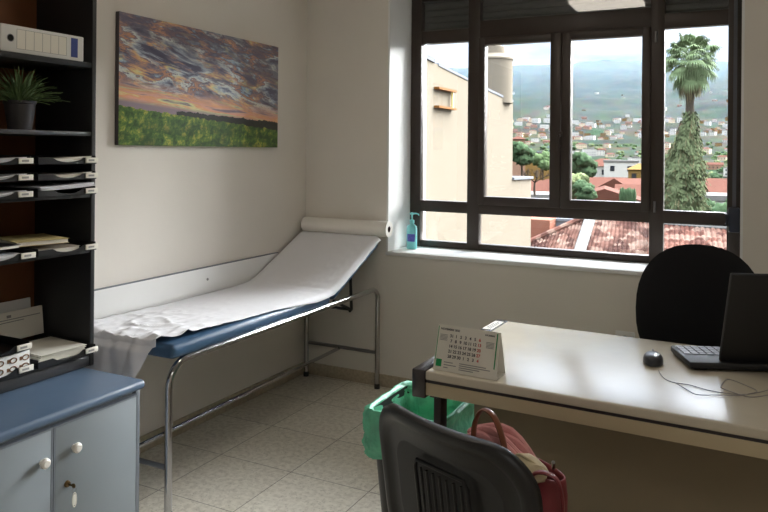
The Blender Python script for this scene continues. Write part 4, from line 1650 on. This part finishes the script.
for nm, wl, dims, kd in (('w1', 'white', (11, 8, 6), 'flat'), ('w2', 'white', (9, 8, 4), 'gable'), ('c1', 'cream', (12, 9, 6.5), 'hip'), ('o1', 'ochre', (10, 8, 6), 'flat'),
                     ('p1', 'pink', (13, 9, 4), 'gable'), ('w3', 'white', (16, 9, 8.5), 'flat'), ('c2', 'cream', (9, 7, 3.5), 'gable')):
    q = house_mesh(*dims, kd)
    me = bpy.data.meshes.new('house_mesh')
    q.bm.to_mesh(me); q.bm.free()
    for m_ in (HM[wl], HM['roof'], HM['flat'], HM['win']): me.materials.append(m_)
    protos.append(me)
rh = random.Random(11)
TAKEN = []
def put_house(u, r, mesh, rz, s_, label, group):
    x, y, z = az_pt(u, r)
    o_ = bpy.data.objects.new('house', mesh)
    COL.objects.link(o_)
    o_.location = (x, y, z)
    o_.rotation_euler = (0, 0, rz)
    o_.scale = (s_,) * 3
    tag(o_, label, 'house', group)
    return o_
bands = [((200, 340), 20, .50, 'small house among trees on the lower slope of the valley', 'houses on the lower slope'),
         ((350, 640), 46, .46, 'small pale house on the middle slope beyond the near rooftops', 'houses on the middle slope'),
         ((690, 980), 180, .52, 'tiny pale house of the town across the hillside', 'houses of the hillside town'),
         ((1050, 2300), 40, .55, 'tiny pale house scattered high on the hazy mountainside', 'houses on the high slope')]
def far_houses():
    for (r0, r1), n, sc_h, lab, grp in bands:
        k = 0
        for tries in range(4000):
            if k >= n: break
            u = rh.uniform(478, 745)
            r_ = rh.uniform(r0, r1)
            x, y, z = az_pt(u, r_)
            if any((x - a) ** 2 + (y - b) ** 2 < (rr_ + sc_h * 10.5) ** 2 for a, b, rr_ in TAKEN): continue
            TAKEN.append((x, y, sc_h * 10.5))
            az_ = math.atan((u - 384.0) / 719.5) - YAW
            put_house(u, r_, rh.choice(protos), -az_ + rh.uniform(-.6, .6), sc_h * rh.uniform(.85, 1.15), lab, grp)
            k += 1

# nearer houses, each with its own parts
def near_house(u, v_eave, r, w_, d_, h_, kind, wall, roof, label, rot=0.0):
    a = math.atan((u - 384.0) / 719.5) - YAW
    x, y = r * sin(a), r * cos(a)
    z = EYE + (151.4 - v_eave) / 719.5 * r * cos(a + YAW)
    o_ = thing('house', label, 'house', (x, y, z), -a + rot)
    TAKEN.append((x, y, max(w_, d_) * .75))
    MB().box(-w_ / 2, w_ / 2, -d_ / 2, d_ / 2, -h_ - 6, 0).build('wall', wall, o_, smooth=False)
    q = MB()
    if kind == 'gable':
        q.prism([(-d_ / 2 - .5, -.1), (0, d_ * .2), (d_ / 2 + .5, -.1)], -w_ / 2 - .4, w_ / 2 + .4, 'x')
    elif kind == 'front':
        q.prism([(-w_ / 2 - .5, -.1), (0, w_ * .16), (w_ / 2 + .5, -.1)], -d_ / 2 - .5, d_ / 2 + .5, 'y')
    elif kind == 'hip':
        a_, b_ = w_ / 2 + .4, d_ / 2 + .4
        rr_ = max(.3, a_ - b_)
        q.faces([(-a_, -b_, 0), (a_, -b_, 0), (a_, b_, 0), (-a_, b_, 0), (-rr_, 0, d_ * .22), (rr_, 0, d_ * .22)], [(0, 1, 5, 4), (1, 2, 5), (2, 3, 4, 5), (3, 0, 4), (3, 2, 1, 0)])
    else:
        q.box(-w_ / 2 - .15, w_ / 2 + .15, -d_ / 2 - .15, d_ / 2 + .15, 0, .5)
    q.build('roof', roof, o_, smooth=False)
    n = max(2, int(w_ / 3))
    for s_ in range(max(1, int(h_ / 3))):
        for i in range(n):
            xx = -w_ / 2 + (i + .5) * w_ / n
            MB().box(xx - .5, xx + .5, -d_ / 2 - .06, -d_ / 2 + .05, -2.2 - 2.9 * s_, -.9 - 2.9 * s_).build('window', HM['win'], o_, smooth=False)
    return o_
nr = near_house
nr(605, 199, 95, 11, 9, 3, 'front', HM['white'], HM['roof'], 'pale house with broad brown gable low behind the window bottom rail')
nr(596, 184, 135, 10, 8, 3, 'gable', HM['cream'], HM['roof'], 'orange roofed house just above the broad brown gable')
nr(632, 185, 120, 6, 7, 4, 'gable', HM['cream'], HM['roof'], 'cream walled cottage beside the clipped green hedge', .7)
nr(621, 160, 190, 8, 8, 6, 'flat', HM['white'], HM['flat'], 'white two-storey house with rows of dark windows in mid valley')
nr(604, 164, 200, 11, 9, 4, 'hip', HM['white'], HM['roof'], 'white house with low hip roof left of the two-storey one')
nr(640, 167, 176, 5, 6, 4, 'hip', HM['ochre'], HM['ochre'], 'ochre yellow house beside the white two-storey one')
nr(534, 190, 105, 8, 8, 3, 'gable', HM['pink'], HM['roof'], 'pink walled house beyond the bare tree')
nr(530, 196, 80, 4.5, 6, 3, 'flat', HM['cream'], HM['flat'], 'grey flat roofed house below the bare tree')
nr(543, 152, 230, 16, 9, 5, 'flat', HM['ochre'], HM['flat'], 'long ochre building over the green trees right of the cream wall')
nr(518, 138, 210, 4, 4, 6, 'hip', HM['pink'], HM['roof'], 'narrow pink tower house with red roof touching the cream wall')
nr(716, 188, 100, 8, 8, 3, 'gable', HM['cream'], HM['roof'], 'orange roofed house right of the palm tree')
nr(714, 196, 80, 6, 6, 3, 'flat', HM['white'], HM['flat'], 'white flat roofed house below the orange roof near the palm')
nr(640, 192, 110, 6, 7, 3, 'gable', HM['cream'], HM['roof'], 'small orange roofed house at the casement edge by the hedge')

far_houses()
# trees
GM = [mat('tree_green', srgb(61, 74, 47), .95, var=.3, vscale=1.2, spec=.1), mat('tree_dark_green', srgb(46, 60, 40), .95, var=.3, vscale=1.2, spec=.1), mat('tree_olive', srgb(78, 84, 56), .95, var=.3, vscale=1.2, spec=.1)]
M['bark'] = mat('bark', srgb(53, 44, 36), .95, var=.2)
def tree_meshes(seed):
    rr_ = random.Random(seed)
    q = MB()
    for i in range(13):
        a = rr_.uniform(0, 2 * pi); rd = rr_.uniform(0, 1.6)
        q.blob((rd * cos(a), rd * sin(a), 2.3 + rr_.uniform(-1.3, 1.2)), rr_.uniform(.9, 1.5), rr_.uniform(.9, 1.5), rr_.uniform(.8, 1.2), 3, .62, 4.2, seed=seed * 10 + i)
    cr_ = q.bm
    me = bpy.data.meshes.new('crown'); cr_.to_mesh(me); cr_.free()
    me.materials.append(GM[seed % 3])
    me.polygons.foreach_set('use_smooth', [True] * len(me.polygons))
    q = MB(); q.tube([(0, 0, -2), (.05, 0, 1.2), (0, .05, 2.8)], [.22, .16, .1], 8)
    me2 = bpy.data.meshes.new('trunk'); q.bm.to_mesh(me2); q.bm.free()
    me2.materials.append(M['bark'])
    return me, me2
tms = [tree_meshes(k) for k in range(4)]
def put_tree(u, r, s_, k, label, group, vtop=None):
    x, y, z = az_pt(u, r)
    if vtop is not None:
        a = math.atan((u - 384.0) / 719.5) - YAW
        z = EYE + (151.4 - vtop) / 719.5 * r * cos(a + YAW) - 4.4 * s_
    if vtop is None: z -= 1.5 * s_
    o_ = thing('tree', label, 'tree', (x, y, z), rh.uniform(0, 6), group)
    o_.scale = (s_,) * 3
    for nm, me in (('crown', tms[k][0]), ('trunk', tms[k][1])):
        c_ = bpy.data.objects.new(nm, me)
        COL.objects.link(c_); c_.parent = o_
    return o_
put_tree(584, 105, .85, 1, 'tall green tree in front of the white hip roofed house', None, 150)
put_tree(574, 80, .6, 2, 'olive green tree at the casement edge beside the brown gable', None, 172)
put_tree(585, 78, .5, 1, 'dark green tree beside the broad brown gable', None, 178)
put_tree(522, 120, .9, 1, 'green tree beside the cream building above the bare tree', None, 140)
put_tree(543, 130, .8, 0, 'pale green tree below the long ochre building', None, 150)
put_tree(708, 64, 1.0, 1, 'round green bush tree right of the palm\'s skirt', None, 196)
put_tree(730, 55, .8, 1, 'green bush tree at the window\'s outer edge by the palm', None, 192)
put_tree(643, 140, .7, 1, 'dark green bush behind the clipped hedge', None, 178)
for i in range(270):
    for tries in range(60):
        u = rh.uniform(480, 745); r = 130 * (650 / 130) ** rh.random()
        x_, y_, z_ = az_pt(u, r)
        if not any((x_ - a) ** 2 + (y_ - b) ** 2 < (rr_ + 3.5) ** 2 for a, b, rr_ in TAKEN): break
    TAKEN.append((x_, y_, 3.0))
    put_tree(u, r, rh.uniform(.5, 1.0), rh.randrange(4), 'small round green tree among the valley houses', 'trees among the valley houses')
# clipped hedge
q = MB()
for i in range(14):
    q.blob((-2.2 + .34 * i, 0, .9 + .1 * sin(i)), .55, .8, 1.2, 2, .25, 3.0, seed=40 + i)
hg = q.build('hedge', GM[1], None)
hx, hy, hz = az_pt(628, 88)
a_ = math.atan((628 - 384.0) / 719.5) - YAW
hg.location = (hx, hy, EYE + (151.4 - 193) / 719.5 * 88 - .6)
hg.rotation_euler = (0, 0, -a_)
hg.scale = (.35, .6, .8)
tag(hg, 'clipped dark green hedge right of the broad brown gable', 'hedge')
# bare tree
bt = thing('bare_tree', 'leafless spreading tree beside the cream building', 'tree', (0, 0, 0))
a_ = math.atan((535 - 384.0) / 719.5) - YAW
bt.location = (70 * sin(a_), 70 * cos(a_), EYE + (151.4 - 182) / 719.5 * 68)
bt.rotation_euler = (0, 0, -a_)
bt.scale = (.72, .72, .6)
q = MB()
rb_ = random.Random(4)
def branch(p, d, ln, r, depth):
    e = p + d * ln
    q.tube([tuple(p), tuple((p + e) / 2 + Vector((rb_.uniform(-.05, .05), rb_.uniform(-.05, .05), .02)) * ln), tuple(e)], [r, r * .85, r * .7], 6)
    if depth:
        for k in range(3):
            nd = (d + Vector((rb_.uniform(-.9, .9), rb_.uniform(-.9, .9), rb_.uniform(-.1, .5)))).normalized()
            branch(e, nd, ln * rb_.uniform(.6, .85), r * .66, depth - 1)
branch(Vector((0, 0, -2)), Vector((0, 0, 1)), 2.2, .16, 0)
for k in range(5):
    branch(Vector((0, 0, .1)), Vector((cos(k * 1.26), sin(k * 1.26), .8)).normalized(), .95, .10, 3)
q.build('branches', M['bark'], bt)

# palm ------------------------------------------------------------------
M['frond'] = mat('palm_frond', srgb(86, 99, 69), .7, var=.3, vscale=2.0)
M['dryfrond'] = mat('dry_palm_frond', srgb(94, 84, 62), .85, var=.2, vscale=3.0)
M['vine'] = mat('grey_green_vine', srgb(67, 74, 51), .95, var=.4, vscale=3.0)
M['palmtrunk'] = mat('palm_trunk', srgb(58, 51, 44), .95, var=.2, vscale=5)
DP = 38.0
tp = Vector(PIXD(691, 60, DP)); bp_ = Vector(PIXD(684, 212, DP))
pm = thing('fan_palm', 'tall fan palm with round crown and vine covered lower trunk', 'palm tree', (bp_.x, bp_.y, bp_.z - 5))
base_ = Vector(pm.location)
topl = tp - base_
botl = bp_ - base_
q = MB()
mid = Vector(PIXD(689.5, 120, DP)) - base_
q.tube([(botl.x, 0, 0), tuple(botl), tuple(mid), tuple(topl)], [.28, .26, .20, .17], 12)
q.build('trunk', M['palmtrunk'], pm)
def frond(mb, c, d, ln, fan, droop, rr_):
    """a stalk with a folded fan of blades"""
    d = d.normalized()
    side = d.cross(Vector((0, 0, 1)))
    if side.length < .05: side = Vector((1, 0, 0))
    side.normalize()
    upn = side.cross(d)
    e = c + d * ln
    mb.tube([tuple(c), tuple(c + d * ln * .5 + Vector((0, 0, .05))), tuple(e)], .016, 5)
    n = 15
    for i in range(n):
        a = radians(-95 + 190 * i / (n - 1))
        bd = d * cos(a) + side * sin(a)
        l2 = fan * (.72 + .28 * cos(a)) * rr_.uniform(.9, 1.08)
        wv = upn.cross(bd).normalized() * .042
        p1 = e + bd * l2 * .55 + Vector((0, 0, -droop * .10))
        p2 = e + bd * l2 * .82 + Vector((0, 0, -droop * .35))
        p3 = e + bd * l2 * .95 + Vector((0, 0, -droop * .75))
        mb.faces([tuple(e), tuple(p1 - wv), tuple(p1 + wv + upn * .01), tuple(p2 - wv * .6), tuple(p2 + wv * .6), tuple(p3)], [(0, 1, 2), (1, 3, 4, 2), (3, 5, 4)])
rp_ = random.Random(9)
q = MB(); q2 = MB()
ct_ = Vector((topl.x, topl.y, topl.z + .1))
for i in range(64):
    a = i * 2.39996 + rp_.uniform(-.2, .2)
    sz_ = -.45 + 1.43 * ((i + .5) / 64) + rp_.uniform(-.06, .06)
    el = math.asin(max(-.95, min(.98, sz_)))
    d = Vector((cos(a) * cos(el), sin(a) * cos(el), sin(el) * 1.15))
    frond(q, ct_ + Vector((0, 0, rp_.uniform(-.15, .1))), d, rp_.uniform(.70, 1.05), rp_.uniform(.48, .64), rp_.uniform(.3, .6), rp_)
for i in range(26):
    a = i * 2.39996 + .7
    el = rp_.uniform(-1.1, -.3) if i % 3 else rp_.uniform(-1.4, -1.0)
    d = Vector((cos(a) * cos(el), sin(a) * cos(el), sin(el)))
    frond(q if i % 3 else q2, ct_ + Vector((0, 0, -.25)), d, rp_.uniform(.6, 1.0), rp_.uniform(.45, .62), rp_.uniform(.5, .9), rp_)
q.build('crown', M['frond'], pm, smooth=False)
q2.build('dry_fronds', M['dryfrond'], pm, smooth=False)
# vine skirt
q = MB()
axis_pts = [(Vector(PIXD(u, v, DP)) - base_, r_ / 719.5 * 34.5) for u, v, r_ in ((690, 112, 3.5), (690, 122, 6), (688, 135, 10), (686, 150, 15), (685, 165, 19), (684, 182, 22), (684, 200, 23), (684, 222, 24), (684, 262, 24))]
def skirt(u, v):
    k = min(len(axis_pts) - 2, int(u * (len(axis_pts) - 1))); f_ = u * (len(axis_pts) - 1) - k
    p = axis_pts[k][0].lerp(axis_pts[k + 1][0], f_); r_ = axis_pts[k][1] + (axis_pts[k + 1][1] - axis_pts[k][1]) * f_
    a = 2 * pi * v
    rr2 = r_ * .84 * (1 + .45 * noise.noise(Vector((cos(a) * 2.2, sin(a) * 2.2, p.z * 1.6))) + .22 * noise.noise(Vector((cos(a) * 5, sin(a) * 5, p.z * 4))))
    return (p.x + rr2 * cos(a), p.y + rr2 * sin(a), p.z)
q.grid(skirt, 40, 36)
rv = random.Random(21)
for i in range(5200):
    u = rv.random() ** .8; a = rv.uniform(0, 2 * pi)
    x, y, z = skirt(u, a / (2 * pi))
    c_ = Vector((x, y, z)) 
    out = Vector((cos(a), sin(a), 0))
    c_ += out * rv.uniform(-.06, .18)
    t1 = Vector((-sin(a), cos(a), 0)); s_ = rv.uniform(.05, .12)
    dn = Vector((out.x * .5, out.y * .5, -1)).normalized()
    t1 = (t1 + out * rv.uniform(-.7, .7)).normalized()
    q.faces([tuple(c_ - t1 * s_ * .5), tuple(c_ + dn * s_), tuple(c_ + t1 * s_ * .5), tuple(c_ - dn * s_ * .9)], [(0, 1, 2, 3)])
for i in range(60):
    u = rv.uniform(.05, .8); a = rv.uniform(0, 2 * pi)
    pth = []
    for k in range(7):
        x, y, z = skirt(min(1, u + k * .03), (a + .05 * k * rv.uniform(-1, 1)) / (2 * pi) % 1.0)
        pth.append((x + .10 * cos(a), y + .10 * sin(a), z))
    q.tube(pth, .012, 4, mi=1)
q.build('vine_skirt', [M['vine'], M['dryfrond']], pm, smooth=False)

# haze over the valley ---------------------------------------------------
def haze(name, label, cat, box, density, col):
    m = bpy.data.materials.new(name)
    m.use_nodes = True
    nt = m.node_tree
    nt.nodes.clear()
    out = nt.nodes.new('ShaderNodeOutputMaterial')
    v = nt.nodes.new('ShaderNodeVolumeScatter')
    v.inputs['Color'].default_value = col
    v.inputs['Density'].default_value = density
    v.inputs['Anisotropy'].default_value = 0.2
    nt.links.new(v.outputs[0], out.inputs['Volume'])
    o_ = MB().box(*box).build(name, m, None, smooth=False)
    tag(o_, label, cat, None, 'stuff')
haze('haze', 'thin bluish haze hanging over the valley and mountainside', 'haze', (-4000, 2600, 350, 4600, -60, 210), HAZE, (.0078, .0140, .0245, 1))
haze('cloud', 'low grey-white cloud lying on the mountain tops', 'cloud', (-4000, 2600, 1600, 4600, 235, 620), .0013, (.018, .0235, .031, 1))
